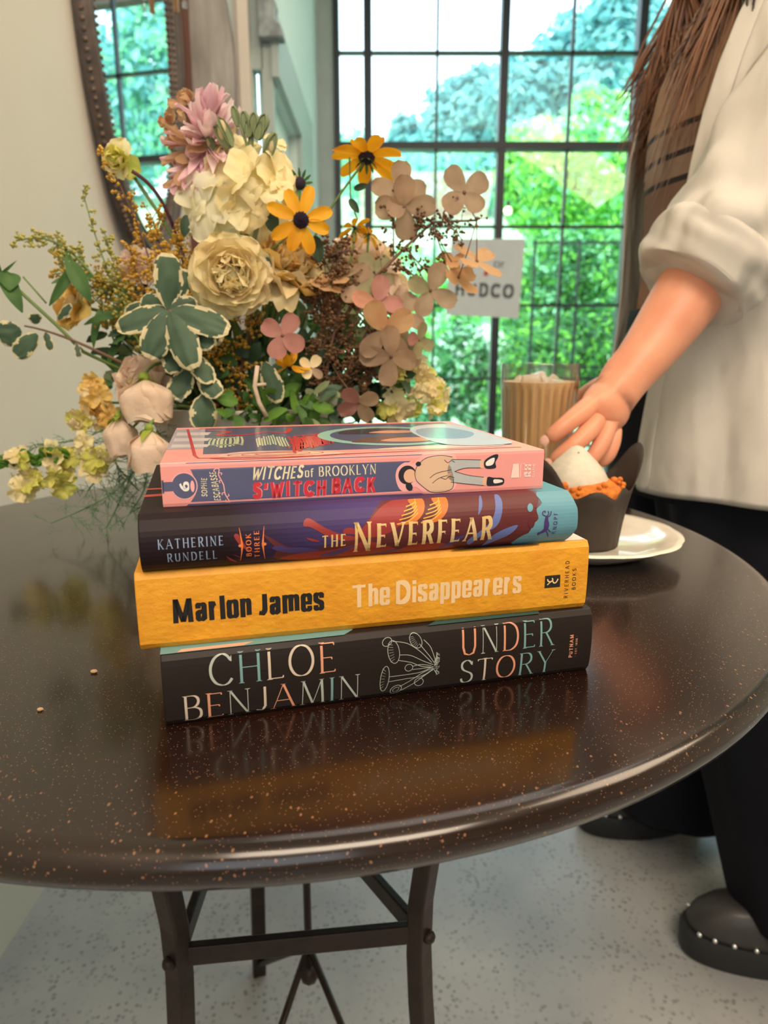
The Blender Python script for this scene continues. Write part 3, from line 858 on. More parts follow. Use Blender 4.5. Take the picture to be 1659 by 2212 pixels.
A.text('- EST. 1838 -', (228.9, 11), (228.9, 24), (227.7, 11), .12, .1, thin=1, gap=.2)
A.build('publisher_mark', I_co, b1)
A = Art(s1m, 3.0)
lw = .32
def cap_(c, a, b, rot, gill=True):
    A.ellipse(c, a, b, 0, rot=rot, ring=lw, n=22)
    if gill:
        for k in range(-3, 4):
            dx, dy = math.cos(rot), math.sin(rot)
            A.curve([(c[0] + dx * a * .2 * k, c[1] + dy * a * .2 * k), (c[0] + dx * a * .27 * k - dy * b * .8, c[1] + dy * a * .27 * k + dx * b * .8)], lw * .5)
cap_((113.5, 12), 7.5, 2.4, 1.45); cap_((118.5, 27), 6.5, 3.2, 1.7); cap_((131, 32), 4.6, 3.0, 2.1); cap_((115, 33), 2.7, 2.2, .5, False); cap_((120, 4.5), 3.4, 2.4, .5, False)
cap_((127, 17), 2.2, 2.0, 0, False); cap_((133, 7.5), 2.4, 2.6, 1.2, False); A.ellipse((120, 4.5), 1.9, 1.2, 0, ring=lw * .7, rot=.5)
for P in ([(116, 13), (125, 13), (134, 13.5), (141, 16)], [(116, 10), (125, 10.5), (134, 11), (141, 14)], [(122, 25), (128, 24), (135, 20), (141, 17)], [(121, 22), (128, 20), (134, 17), (141, 15.5)],
          [(133, 30), (136, 26), (139, 22), (141.5, 18)], [(135.5, 32), (139, 28), (141, 23), (142.5, 18)], [(122, 6), (128, 9), (135, 13), (141, 15)], [(123, 3.5), (130, 7), (136, 11), (141.5, 14.5)],
          [(129, 17.5), (134, 18), (140, 16.5)], [(129, 15.6), (134, 15.6), (140, 15.6)], [(134, 10), (137, 12), (141, 14.6)], [(118, 33), (126, 31), (133, 26), (140, 18.5)]):
    A.curve(P, lw)
rr = random.Random(3)
for k in range(16):
    y = rr.uniform(7, 24); A.curve([(141.5, 15.5 + (y - 15.5) * .4), (143.2, y + rr.uniform(-1, 1)), (142.6, y + rr.uniform(-2, 2)), (144.6, y + rr.uniform(-2, 2))], lw * .6)
A.build('cover_illustration', [I_sa], b1)
A = Art(t1m)
A.poly([(0, 0.5), (92, .5), (98, 6), (98, 157), (0, 157)], 0); A.poly([(8, .8), (40, .8), (46, 4.5), (10, 4)], 1, .0001); A.poly([(138, .5), (205, .5), (210, 14), (150, 10)], 2, .0001)
A.build('top_cover_print', [ink('jacket_teal_print', (0.16, 0.34, 0.35)), ink('jacket_pink_print', (0.75, 0.42, 0.30)), ink('jacket_dark_teal', (0.03, 0.09, 0.09))], b1)

# ---- yellow book
T2 = .0403
M_ye = mat('mustard_jacket', (0.78, 0.365, 0.022), .5, color2=(0.70, 0.29, 0.018), noise_scale=55, stretch=(1, 1, 1.4), bump=.35, bump_scale=220, detail=6)
b2, s2m, t2m = book('hardcover_book', 'mustard yellow hardback with heavy black author name on its spine, second from the bottom', (-.1209, .3152, .0388), 14.0, .2446, T2, .160, M_ye, M_ye, bulge=.0010, rnd=.0018)
A = Art(s2m, 4.0); A.text('Marlon James', (16.1, 13.4), (92.3, 13.4), (16.1, 26.0), .25, .16, thin=1, gap=.055, space=.18); A.build('author_lettering', ink('black_ink', (0.012, 0.011, 0.012)), b2)
A = Art(s2m, 4.0); A.text('The Disappearers', (106.8, 13.1), (203.5, 13.1), (106.8, 25.9), .215, .14, thin=1, gap=.07, space=.2); A.build('title_lettering', ink('cream_ink', (0.84, 0.60, 0.34)), b2)
A = Art(s2m, 4.0); A.poly([(217.7, 14.6), (227.3, 14.6), (227.1, 21.9), (217.7, 21.9)], 0)
A.text('RIVERHEAD', (232.8, 7.3), (232.4, 29.6), (230.3, 7.3), .13, .12, thin=1, gap=.42); A.text('BOOKS', (237.3, 12), (236.9, 24.8), (234.9, 12), .13, .12, thin=1, gap=.42)
A.curve([(219.2, 19.9), (219.8, 18.6), (221.4, 18.2), (222.5, 19.2), (222, 20.3)], .75, 1, .0001); A.curve([(222.2, 19.2), (223.2, 17.4), (224.6, 17.6), (225.8, 19.6)], .75, 1, .0001)
A.curve([(219.2, 16.4), (220.6, 17.6), (222.3, 19.0)], .6, 1, .0001)
A.build('publisher_mark', [ink('black_ink_small', (0.02, 0.018, 0.016)), ink('cream_mark', (0.88, 0.62, 0.30))], b2)
A = Art(t2m); A.poly([(226, 3), (243.8, 3), (243.8, 158), (200, 158)], 0); A.build('top_cover_print', ink('blush_cover', (0.80, 0.62, 0.55)), b2)
A = Art(t2m, off=.0002); A.blob([(162, .4), (172, 2.5), (184, 5), (196, 5), (206, 3), (214, .4), (188, .1)], 0); A.build('torn_jacket_gap', ink('dark_board', (0.03, 0.025, 0.03)), b2)

# ---- flame-patterned book
T3 = .0291
M_ni = mat('dark_plum_jacket', (0.022, 0.013, 0.016), .5, spec=.25)
N, L, B = nodes(M_ni)
# printed ground: near-black at the foot of the spine, indigo in the middle, sky blue at the head
tc = [n for n in N if n.type == 'TEX_COORD'][0]; sp = N.new('ShaderNodeSeparateXYZ'); L.new(tc.outputs['Object'], sp.inputs[0])
rp = N.new('ShaderNodeValToRGB'); L.new(sp.outputs[0], rp.inputs[0])
mr_ = N.new('ShaderNodeMapRange'); mr_.inputs[1].default_value = 0; mr_.inputs[2].default_value = .228; L.new(sp.outputs[0], mr_.inputs[0]); L.new(mr_.outputs[0], rp.inputs[0])
e = rp.color_ramp.elements; e[0].position = .18; e[0].color = (0.014, 0.007, 0.010, 1); e[1].position = .40; e[1].color = (0.055, 0.035, 0.13, 1)
for ps, c in ((.52, (0.075, 0.045, 0.17, 1)), (.60, (0.06, 0.03, 0.09, 1)), (.9, (0.14, 0.03, 0.03, 1)), (.93, (0.11, 0.30, 0.38, 1))):
    k = e.new(ps); k.color = c
L.new(rp.outputs[0], B.inputs['Base Color'])
b3, s3m, t3m = book('hardcover_book', 'dark purple hardback with red flames and a gold title, second from the top', (-.1172, .3171, .0791), 14.7, .2272, T3, .150, M_ni, M_ni, bulge=.0075, rnd=.0005)
A = Art(s3m, 2.0, off=.0001)
F_red, F_dr, F_or, F_bl, F_sky, F_vi = 0, 1, 2, 3, 4, 5
A.blob([(63, 4), (72, 1.5), (90, 0), (118, 0), (150, 0), (192, 0), (198, 6), (196, 14), (203, 20), (206, 29), (170, 29.1), (132, 29.1), (120, 29), (112, 22), (104, 14), (92, 9), (80, 8), (70, 10), (62, 15), (58, 17), (64, 9)], F_dr)
A.blob([(66, 3), (80, 0.2), (100, 0), (130, 0), (122, 6), (110, 10), (102, 8), (90, 6), (78, 6)], F_red, .00005)
A.blob([(104, 13), (110, 19), (118, 26), (126, 29), (134, 29), (130, 22), (126, 16), (116, 12)], F_red, .00005)
A.blob([(124, 0.2), (150, 0), (160, 2), (150, 6), (136, 6)], F_red, .00005)
A.blob([(78, 20), (82, 19), (90, 14), (98, 11), (106, 12), (96, 15), (88, 19), (82, 23), (79, 23)], F_red, .00005); A.blob([(79, 14), (83, 13), (86, 11.5), (82, 12)], F_red, .00005)
A.blob([(98, 15), (104, 14), (112, 12), (104, 17), (99, 17.5)], F_red, .00005)
A.blob([(44, 17), (46, 18), (50, 11), (54, 8), (48, 11)], F_red, .00005); A.blob([(40, 7), (45, 3), (42, 4)], F_red, .00005); A.blob([(43, 8), (48, 5), (45, 6.5)], F_red, .00005)
A.blob([(62, 9.5), (72, 6), (86, 6.5), (78, 9), (70, 9.5), (66, 11)], F_vi, .0001); A.blob([(86, 3), (96, 6), (104, 8), (94, 2)], F_vi, .0001)
for x0 in (134, 147):
    A.blob([(x0, 29), (x0 + 8, 29), (x0 + 7, 23), (x0 + 1, 18), (x0 - 8, 17.5), (x0 - 1, 20), (x0 + 2, 24)], F_or, .0001)
    for k in range(5):
        A.curve([(x0 - 8 + k * 1.5, 18 + k * 2), (x0 - 1 + k, 19.5 + k * 2), (x0 + 4, 23 + k * 1.6)], .5, 6, .00016)
A.blob([(168, 3), (174, 9), (181, 13), (184, 18), (186, 27), (183, 29), (181, 22), (178, 16), (172, 11), (166, 6)], F_bl, .0001)
A.blob([(176, 1), (182, 4), (190, 8), (194, 13), (188, 12), (180, 8)], F_bl, .0001); A.blob([(150, 1), (158, 4), (164, 9), (160, 9), (154, 5)], F_vi, .0001); A.blob([(171, 20), (173, 27), (175, 29), (174, 24)], F_bl, .0001); A.blob([(112, 1), (122, 3), (130, 3.5), (122, 1)], F_vi, .0001)
A.blob([(195, 0), (197, 6), (201, 8), (203, 13), (206, 16), (205, 21), (209, 24), (208, 29.1), (227.1, 29.1), (227.1, 0)], F_sky, .0001, n=3)
A.blob([(200.5, 12), (203, 11), (204, 15), (202, 17), (200, 15)], F_dr, .00016); A.ellipse((201.5, 22), 1.6, 2.2, F_sky, .00014, rot=-.4)
A.build('cover_illustration', [ink('flame_red', (0.30, 0.030, 0.028)), ink('flame_dark_red', (0.115, 0.020, 0.022)), ink('flame_orange', (0.62, 0.17, 0.03)), ink('cornflower', (0.13, 0.17, 0.42)), ink('sky_blue_print', (0.13, 0.33, 0.42)), ink('indigo_print', (0.07, 0.045, 0.17)), ink('flame_yellow', (0.85, 0.42, 0.06))], b3)
A = Art(s3m, 2.0, off=.0004)
A.text('KATHERINE', (8.5, 13.2), (38.8, 13.2), (8.5, 18), .14, .06, serif=.12, thin=.4, gap=.28); A.text('RUNDELL', (12.3, 6.1), (35.6, 6.1), (12.3, 10.8), .14, .06, serif=.12, thin=.4, gap=.28)
A.build('author_lettering', ink('pale_blue_ink', (0.30, 0.40, 0.60)), b3)
A = Art(s3m, 2.0, off=.0004)
A.text('BOOK', (52, 6), (52, 18), (49.5, 6), .17, .07, serif=.12, thin=.5, gap=.3); A.text('THREE', (56, 5), (56, 19.3), (53.5, 5), .17, .07, serif=.12, thin=.5, gap=.3)
for x, sg in ((47.2, 1), (58.0, -1)):
    A.ribbon([(x - sg * .6, 21.2), (x + sg * .1, 16), (x + sg * .4, 12.3), (x + sg * .1, 8.6), (x - sg * .6, 3.6)], .9, taper=lambda t: .15 + 1.1 * (1 - abs(2 * t - 1)) ** 1.2)
    A.ellipse((x - sg * .4, 12.3), 1.0, .8)
A.build('volume_lettering', ink('orange_ink', (0.85, 0.22, 0.05)), b3)
M_gold = mat('gold_foil', (0.86, 0.55, 0.20), .35, metal=.35, color2=(0.95, 0.74, 0.40), noise_scale=90)
A = Art(s3m, 2.0, off=.0004)
A.text('THE', (86.9, 7.9), (99.4, 8.2), (86.9, 14.6), .2, .08, serif=.13, thin=.45, gap=.26)
A.text('N', (103.0, 3.8), (113.2, 3.8), (103.0, 20.2), .19, .06, serif=.12, thin=.65)
A.text('EVERFEAR', (115, 5.6), (179.8, 5.6), (115, 19.0), .23, .08, serif=.14, thin=.5, gap=.14)
A.build('title_lettering', M_gold, b3)
A = Art(s3m, 2.0, off=.0004)
A.text('KNOPF', (217.5, 6.3), (217.5, 18.6), (215.1, 6.3), .14, .13, thin=1, gap=.45)
A.blob([(207, 6), (208.5, 7), (210, 7.5), (212, 9), (212.6, 12), (211.8, 15), (211.5, 17.5), (210, 16.5), (209.5, 13), (209.6, 10), (208.2, 8.4), (206.4, 7.6)])
for P in ([(211, 9), (212.5, 7), (213.8, 4.6)], [(211.8, 10), (213.2, 8.5), (214.2, 7.6)], [(211.5, 16.5), (213, 17.5), (213.6, 19.6)], [(210.6, 16.8), (212, 18.2), (211.8, 19.8)], [(210.6, 17), (208.6, 18), (208.6, 19.4), (210, 19.8), (209.8, 18.8)]):
    A.curve(P, .55)
A.build('publisher_mark', ink('violet_ink', (0.07, 0.035, 0.18)), b3)
A = Art(t3m); A.poly([(-0.0, 60), (30, 60), (30, 66), (0, 64)], 0); A.poly([(0, 40), (30, 42), (30, 50), (0, 46)], 0); A.build('top_cover_print', ink('ribbon_red_print', (0.45, 0.06, 0.04)), b3)

# ---- pink paperback on top
T4 = .0222
M_pk = mat('pink_card_cover', (0.86, 0.36, 0.34), .32, color2=(0.82, 0.33, 0.31), noise_scale=6, coat=.2)
b4, s4m, t4m = book('paperback_book', 'pink and navy paperback graphic novel lying on top of the book stack', (-.1095, .3312, .1082), 13.6, .2046, T4, .162, M_pk, M_pk, board=.0006, bulge=.0, rnd=.0004, over=.0004, hard=False)
I_navy = ink('navy_print', (0.085, 0.095, 0.20)); I_crm = ink('cream_print', (0.82, 0.74, 0.50)); I_rd = ink('red_print', (0.62, 0.025, 0.05)); I_pk = ink('pink_print', (0.90, 0.45, 0.45))
I_wh = ink('white_print', (0.85, 0.84, 0.80)); I_bk = ink('black_print', (0.02, 0.02, 0.03)); I_kn = ink('sweater_beige_print', (0.72, 0.50, 0.34)); I_gy = ink('trouser_grey_print', (0.47, 0.50, 0.50)); I_rp = ink('rosy_outline', (0.85, 0.25, 0.28))
A = Art(s4m, None, off=.00006)
A.poly([(11.2, .2), (135, .2), (128, 3), (122, 6), (119, 10), (121, 15), (126, 18), (134, 22), (12, 22), (14.5, 18), (16, 14), (17, 10), (16, 6), (13.6, 2.5)], 0)
A.ellipse((10.8, 10.5), 6.4, 6.9, 1, .00004); A.ellipse((10.8, 10.5), 5.9, 6.4, 0, .00006); A.poly([(.6, 8.2), (5.5, 8.2), (5.5, 12.8), (.6, 12.8)], 0, .00008)
A.poly([(.2, 7.2), (1.1, 7.2), (1.1, 13.8), (.2, 13.8)], 0, .00008); A.ellipse((14.7, 10.2), 1.0, 2.9, 1, .0001)
A.build('spine_panels', [I_navy, I_pk], b4)
A = Art(s4m, None, off=.00018)
A.text('WITCHES', (43.3, 11.9), (69.3, 11.9), (43.9, 18.6), .2, .13, thin=.8, gap=.12, slant=.22, jit=.05)
A.text('of', (70.8, 12.3), (75.4, 12.3), (70.8, 16.8), .13, .09, thin=.6, gap=.12)
A.text('BROOKLYN', (77.8, 12.3), (108.4, 12.5), (77.8, 17.6), .15, .07, serif=.11, thin=.45, gap=.16)
A.ellipse((52.5, 18.6), .5, .5)
A.build('series_lettering', I_crm, b4)
A = Art(s4m, None, off=.00018)
A.text("S'WITCH BACK", (43.8, 2.2), (108.2, 2.9), (44.2, 10.4), .36, .26, thin=1, gap=.10, jit=.04, space=.3, mi=1)
A.text("S'WITCH BACK", (43.8, 2.2), (108.2, 2.9), (44.2, 10.4), .27, .19, thin=1, gap=.19, jit=.04, space=.3, mi=0, lift=.00005)
A.build('title_lettering', [I_rd, I_rp], b4)
A = Art(s4m, None, off=.0002)
A.text('6', (13.2, 7.6), (13.2, 12.8), (8.4, 7.6), .2, .16, thin=.8)
A.build('volume_number', I_wh, b4)
A = Art(s4m, None, off=.0002)
A.text('SOPHIE', (21.4, 4.6), (21.8, 14), (18.6, 4.9), .14, .12, thin=1, gap=.2, jit=.06); A.text('ESCABASSE', (28.2, 2.2), (26.4, 16.9), (24.9, 2.4), .14, .12, thin=1, gap=.2, jit=.06)
A.build('author_lettering', I_crm, b4)
A = Art(s4m, None, off=.0002)
A.curve([(26.5, 16.6), (25.4, 17.4), (26.4, 18.6), (28, 18.2), (27.6, 15.6), (28.6, 13), (29.8, 10), (30.2, 6), (31.2, 3.6), (32.6, 1.2)], .5); A.curve([(32.6, 1.2), (30.4, 1.4), (30.6, 2.6)], .4); A.curve([(29, 12.8), (27.7, 12.2), (28.2, 11.2)], .4); A.curve([(30, 6.2), (28.8, 6), (29, 5)], .4); A.curve([(31, 4), (32.2, 4.6), (31.8, 5.4)], .4); A.curve([(28, 16.4), (29.2, 16.2), (28.8, 15.2)], .4)
A.build('spine_flourish', I_pk, b4)
A = Art(s4m, None, off=.00012)
# plain stand-in figure: hatted, faceless, in a beige jumper and grey trousers
A.blob([(119, 10), (120, 15), (124, 18), (129, 17.5), (134, 21), (148, 21.5), (153, 19), (153, 4), (147, .6), (136, .6), (130, 4.5), (125, 2), (121, 4)], 0)
A.blob([(129.5, 12), (131, 16), (136, 20), (144, 21), (150.5, 20), (151.5, 18.4), (147, 18.3), (150, 14), (151.5, 8), (151, 3), (146, 1), (139, 1.2), (133.5, 5), (130.5, 8)], 1, .00005)
A.ellipse((125.4, 11.2), 4.9, 5.1, 2, .00005); A.ellipse((126.8, 10.6), 3.4, 3.7, 3, .00008); A.ellipse((126.5, 4.8), 1.8, 2.4, 2, .00007, rot=.5); A.ellipse((131.5, 16.9), 1.5, 1.3, 2, .00007)
A.poly([(149.5, 18.6), (157, 18.3), (167.6, 17.6), (167.6, 13.6), (158, 13.6), (152, 12), (160, 9.6), (169.8, 8.0), (169.2, 3.6), (158, 5.0), (151, 6.2), (148, 9), (148, 14)], 4, .00005)
A.poly([(166.4, 18.0), (168.6, 18), (168.6, 13.2), (166.4, 13.2)], 3, .00008); A.poly([(168.6, 8.2), (171, 7.9), (170.4, 3.4), (168.2, 3.7)], 3, .00008)
A.blob([(169, 17), (173, 19.8), (176.5, 20.6), (177, 19), (175.5, 16), (175.8, 13), (170, 13)], 2, .00005); A.blob([(171.2, 8), (175, 7.6), (180, 7.2), (181.2, 5.6), (180, 3.4), (174, 3), (171, 3.6)], 2, .00005)
A.blob([(170, 16.4), (173, 18.4), (175, 18.4), (174, 15), (170.4, 14.4)], 5, .00008); A.blob([(175, 6.6), (179.4, 6.2), (180, 5), (175.4, 4.4)], 5, .00008)
for P in ([(129.5, 12), (131, 16), (136, 20), (144, 21), (150.5, 20)], [(133.5, 5), (139, 1.2), (146, 1), (151, 3), (151.5, 8)], [(138, 9), (142, 11.5), (150, 13)], [(139.4, 6), (143, 8.6), (148, 10)],
          [(150, 18.6), (158, 18.3), (167, 17.8)], [(152, 12), (158, 13.6), (167, 13.4)], [(152, 12), (160, 9.6), (169, 8.1)], [(150, 6.2), (158, 5), (169, 3.5)], [(129.4, 12), (130.5, 8), (133.5, 5)], [(146, 18.6), (148, 17), (150, 18), (152, 17)], [(144, 9), (147, 8), (149, 9.4), (152, 8.6)]):
    A.curve(P, .32, 2, .0001)
A.build('spine_illustration', [I_pk, I_kn, I_bk, ink('peach_print', (0.80, 0.48, 0.32)), I_gy, I_wh], b4)
A = Art(s4m, None, off=.0002)
A.poly([(185, 7), (190, 7), (189.4, 14.8), (186, 14.8)]); A.ribbon([(190.6, 7.2), (190.6, 14.6), (193, 14.6), (193, 11.4), (191.4, 11.4)], .35)
A.text('RH', (196.9, 7), (196.9, 14.4), (192.8, 7), .3, .22, thin=1, gap=.14); A.text('GRAPHIC', (199.2, 7), (199.2, 14.4), (197.8, 7), .22, .18, thin=1, gap=.2)
A.build('publisher_mark', ink('pale_pink_print', (0.90, 0.68, 0.62)), b4)

# front cover art, seen at a flat angle
A = Art(t4m, off=.00006)
Ld = 204.6; Dd = 162
A.poly([(20, 26), (196, 24), (196, 150), (20, 152)], 0)                      # navy field
A.poly([(0, 48), (20, 48), (20, 150), (0, 150)], 1); A.poly([(2, 56), (22, 54), (24, 66), (2, 70)], 2, .00003); A.poly([(2, 84), (22, 82), (24, 96), (2, 100)], 2, .00003); A.poly([(2, 114), (22, 112), (24, 128), (2, 132)], 2, .00003)
A.blob([(28, 14), (56, 6), (96, 12), (76, 26), (40, 30)], 3, .00005)
for rr_ in (6, 10, 14): A.ellipse((58, 18), rr_ * 1.8, rr_ * .55, 4, .0001, ring=1.0)
A.ribbon([(8, 150), (16, 22), (18, 12), (60, 6), (110, 10), (196, 12)], 1.8, 4, .0001); A.ribbon([(16, 152), (196, 152)], 2.4, 4, .0001)
A.curve([(24, 10), (36, 4), (60, 3), (90, 8)], 1.6, 4, .0001); A.curve([(20, 140), (36, 128), (28, 112), (44, 106), (60, 120), (72, 112), (78, 140)], 4, 4, .0001)
rj = random.Random(8)
for k in range(9):
    x = 23 + k * 2.3; A.ribbon([(x + rj.uniform(-.6, .6), 52 + rj.uniform(-4, 8)), (x + .8 + rj.uniform(-.8, .8), 78), (x + 1.4, 102 - rj.uniform(0, 12))], rj.uniform(1.0, 1.9), 5, .0001)
A.ribbon([(24, 60), (42, 62)], 2.5, 5, .0001); A.ribbon([(26, 92), (40, 96)], 2.5, 5, .0001)
for k in range(12):
    x = 50 + k * 1.6; A.ribbon([(x + rj.uniform(-.4, .4), 58 - abs(k - 4) * 2 + rj.uniform(-4, 4)), (x + 1.2, 80), (x + 1.8, 102 - abs(k - 6) * 3 + rj.uniform(-4, 4))], rj.uniform(.8, 1.3), 5, .0001)
for k in range(15):
    x = 66 + k * 1.9; yb = 30 + k * 3.4; A.ribbon([(x + 2 + rj.uniform(-.5, .5), yb * .72 + rj.uniform(-5, 5)), (x + 5, yb * .72 + 30), (x + 6, yb * .72 + 66 - k * 1.2 + rj.uniform(-6, 6))], rj.uniform(1.4, 2.2), 4, .00012)
for k in range(4): A.ribbon([(66 + k * 3, 44 + k * 16), (92, 50 + k * 17)], 3.5, 4, .00013)
A.ellipse((136, 84), 46, 50, 6, .00014); A.ellipse((136, 84), 38, 42, 0, .00018)
A.blob([(106, 96), (114, 116), (138, 122), (152, 112), (148, 98), (128, 92)], 7, .00022); A.blob([(126, 98), (138, 108), (154, 106), (158, 96), (144, 92)], 8, .00026)
A.blob([(106, 54), (118, 72), (136, 78), (148, 70), (146, 56), (126, 50)], 9, .00022); A.blob([(124, 56), (138, 68), (156, 66), (160, 54), (140, 48)], 8, .00026)
A.blob([(158, 30), (196, 26), (200, 60), (200, 120), (190, 140), (166, 128), (154, 90)], 10, .0003); A.blob([(156, 66), (178, 56), (194, 84), (184, 116), (162, 108)], 11, .00034)  # blue-white glare on the cover's right side, put into the print colour
A.blob([(110, 22), (140, 16), (180, 18), (190, 24), (150, 30)], 3, .0001)
A.build('front_cover_art', [I_navy, ink('lilac_print', (0.48, 0.42, 0.50)), ink('pale_lilac_print', (0.72, 0.66, 0.68)), ink('light_peach_print', (0.90, 0.62, 0.50)), I_rd, ink('pale_green_print', (0.60, 0.66, 0.42)), ink('mint_print', (0.36, 0.66, 0.58)), ink('ink_black_print', (0.025, 0.025, 0.035)), ink('apricot_print', (0.78, 0.36, 0.22)), ink('brown_print', (0.16, 0.07, 0.05)), ink('pale_glare_print', (0.62, 0.72, 0.86)), ink('blue_glare_print', (0.24, 0.42, 0.62))], b4)
for m_ in bpy.data.objects['front_cover_art'].data.materials:
    nodes(m_)[2].inputs['Coat Weight'].default_value = .8; nodes(m_)[2].inputs['Coat Roughness'].default_value = .12
# ================================================================ VASE AND FLOWERS
VX, VY, VZ = -.150, .775, TABLE_H
M_vase = mat('offwhite_ceramic', (0.66, 0.62, 0.55), .42, color2=(0.58, 0.54, 0.47), noise_scale=14, bump=.15, bump_scale=60)
vz = thing('flower_vase', 'wide off-white ceramic bowl vase holding the flowers behind the books', 'vase', (VX, VY, VZ))
q = MB()
q.lathe([(.0001, .002), (.062, .002), (.066, .004), (.078, .03), (.090, .06), (.100, .095), (.108, .118), (.110, .126), (.107, .127), (.102, .120), (.094, .095), (.084, .06), (.070, .03), (.0001, .02)], 64)
q.build('bowl', M_vase, vz, angle=.9)
q = MB(); q.lathe([(.0001, .085), (.09, .085), (.092, .088), (.0001, .112)], 32); q.build('moss', mat('dark_moss', (0.02, 0.035, 0.015), .95, noise_amt=.5, noise_scale=80, bump=1, bump_scale=200), vz)

def pm(nm, c, c2=None, tl=.35, rough=.6, **k):
    return mat(nm, c, rough, color2=c2 or tuple(v * .82 for v in c), noise_scale=45, transl=tl, **k)
P_cream = pm('cream_petal', (0.90, 0.78, 0.48), (0.84, 0.68, 0.36)); P_cream2 = pm('ivory_petal', (0.93, 0.86, 0.55), (0.90, 0.78, 0.42)); P_white = pm('white_petal', (0.92, 0.90, 0.72), (0.90, 0.86, 0.60))
P_yel = pm('soft_yellow_petal', (0.90, 0.66, 0.22), (0.88, 0.56, 0.16)); P_peach = pm('dry_blush_petal', (0.92, 0.76, 0.62), (0.84, 0.66, 0.50), bump=.5, bump_scale=160)
P_lem = pm('lemon_petal', (0.84, 0.78, 0.22), (0.66, 0.68, 0.14)); P_rud = pm('golden_yellow_petal', (0.90, 0.46, 0.015), (0.84, 0.36, 0.01))
P_pink = pm('pink_petal', (0.92, 0.66, 0.72), (0.86, 0.56, 0.64)); P_pale = pm('pale_pink_petal', (0.94, 0.80, 0.80), (0.92, 0.72, 0.74)); P_tan = pm('dry_tan_petal', (0.70, 0.47, 0.28), (0.58, 0.36, 0.2))
P_hyd = pm('dried_beige_petal', (0.54, 0.38, 0.25), (0.42, 0.28, 0.18), .45); P_hyo = pm('dried_apricot_petal', (0.78, 0.50, 0.26), (0.68, 0.40, 0.2), .45); P_hyp = pm('dried_rose_petal', (0.52, 0.24, 0.20), (0.42, 0.18, 0.15), .3); P_hyg = pm('dried_olive_petal', (0.44, 0.40, 0.22), (0.34, 0.29, 0.15), .45)
P_hys = pm('dried_salmon_petal', (0.76, 0.38, 0.26), (0.64, 0.30, 0.2), .4)
G_stem = pm('green_stem', (0.16, 0.25, 0.07), tl=.0); G_leaf = pm('green_leaf', (0.09, 0.20, 0.05), (0.05, 0.13, 0.035), .25); G_sage = pm('sage_bud_green', (0.26, 0.32, 0.16), tl=.15); G_dark = pm('dark_leaf', (0.025, 0.06, 0.025), tl=.1)
G_var = pm('variegated_leaf_centre', (0.075, 0.135, 0.08), (0.05, 0.095, 0.055), .15); G_mar = pm('variegated_leaf_margin', (0.74, 0.66, 0.40), tl=.2); G_lime = pm('lime_sepal', (0.36, 0.46, 0.06), (0.24, 0.34, 0.05), .3); G_bright = pm('fresh_green_leaf', (0.16, 0.34, 0.05), (0.09, 0.22, 0.03), .3)
M_brn = pm('brown_dry_stem', (0.17, 0.09, 0.055), tl=0); M_seed = pm('brown_dry_blossom', (0.22, 0.12, 0.055), (0.13, 0.065, 0.03), .1); M_gold2 = pm('goldenrod_blossom', (0.62, 0.42, 0.05), (0.48, 0.30, 0.04), .15); M_olive = pm('goldenrod_bud', (0.56, 0.52, 0.15), tl=.15); M_amber = pm('amber_blossom', (0.78, 0.50, 0.08), (0.64, 0.36, 0.05), .15)
M_burg = pm('burgundy_stem', (0.10, 0.025, 0.035), tl=0); M_disc = mat('purple_black_disc', (0.020, 0.008, 0.030), .6, bump=1, bump_scale=900)

def frame_at(o, d, n):
    "y along d, z near n"
    y = Vector(d).normalized(); z = Vector(n) - y * Vector(n).dot(y)
    z = z.normalized() if z.length > 1e-6 else y.orthogonal().normalized()
    x = y.cross(z)
    return Matrix(((x.x, y.x, z.x, o[0]), (x.y, y.y, z.y, o[1]), (x.z, y.z, z.z, o[2]), (0, 0, 0, 1)))

def petal(mb, M, Ln, W, curl=0, cup=0, a=.7, b=.4, ruf=0, nu=6, nv=6, mi=0, seed=0, tip=0, margin=None, jag=0, fold=0):
    vs = []; fs = []; ms = []
    mx_ = max((t / 40) ** a * (1 - t / 40) ** b for t in range(1, 40))
    ang = 0; y = z = 0; pt = 0
    for i in range(nv + 1):
        t = i / nv; tt = min(max(t, .02), .985)
        wd = W / 2 * (tt ** a * (1 - tt) ** b) / mx_
        ang = curl * t * t
        if i: y += (Ln / nv) * math.cos(ang); z += (Ln / nv) * math.sin(ang)
        for j in range(nu + 1):
            s = 2 * j / nu - 1
            rz = ruf * W * noise.noise(Vector((s * 2.2 + seed * 3.1, t * 2.6, seed * 1.7))) * (.3 + abs(s)) * (0.3 + t)
            jj = 1 + jag * (((j * 7 + i * 13 + seed * 5) % 5) / 5 - .4) * (abs(s) > .9)
            vs.append((s * wd * jj, y + tip * Ln * t * (1 - s * s) * .15, z + cup * W * s * s * t ** .5 * (1.3 - t * .5) + fold * abs(s) * wd + rz))
    for i in range(nv):
        for j in range(nu):
            fs.append((i * (nu + 1) + j, i * (nu + 1) + j + 1, (i + 1) * (nu + 1) + j + 1, (i + 1) * (nu + 1) + j))
            m_ = mi
            if margin is not None:
                s = abs(2 * (j + .5) / nu - 1); t = (i + .5) / nv
                if s > .80 + .16 * math.sin(i * 4.1 + seed) * (1 if (i + seed) % 2 else -.6) or t > .94: m_ = margin
            ms.append(m_)
    base = len(mb.v)
    mb.v += [M @ Vector(p) for p in vs]; mb.f += [tuple(k + base for k in f) for f in fs]; mb.m += ms

def bez(a, b, c, d, n=14):
    a, b, c, d = map(Vector, (a, b, c, d))
    return [a * (1 - t) ** 3 + b * 3 * t * (1 - t) ** 2 + c * 3 * t * t * (1 - t) + d * t ** 3 for t in [i / n for i in range(n + 1)]]

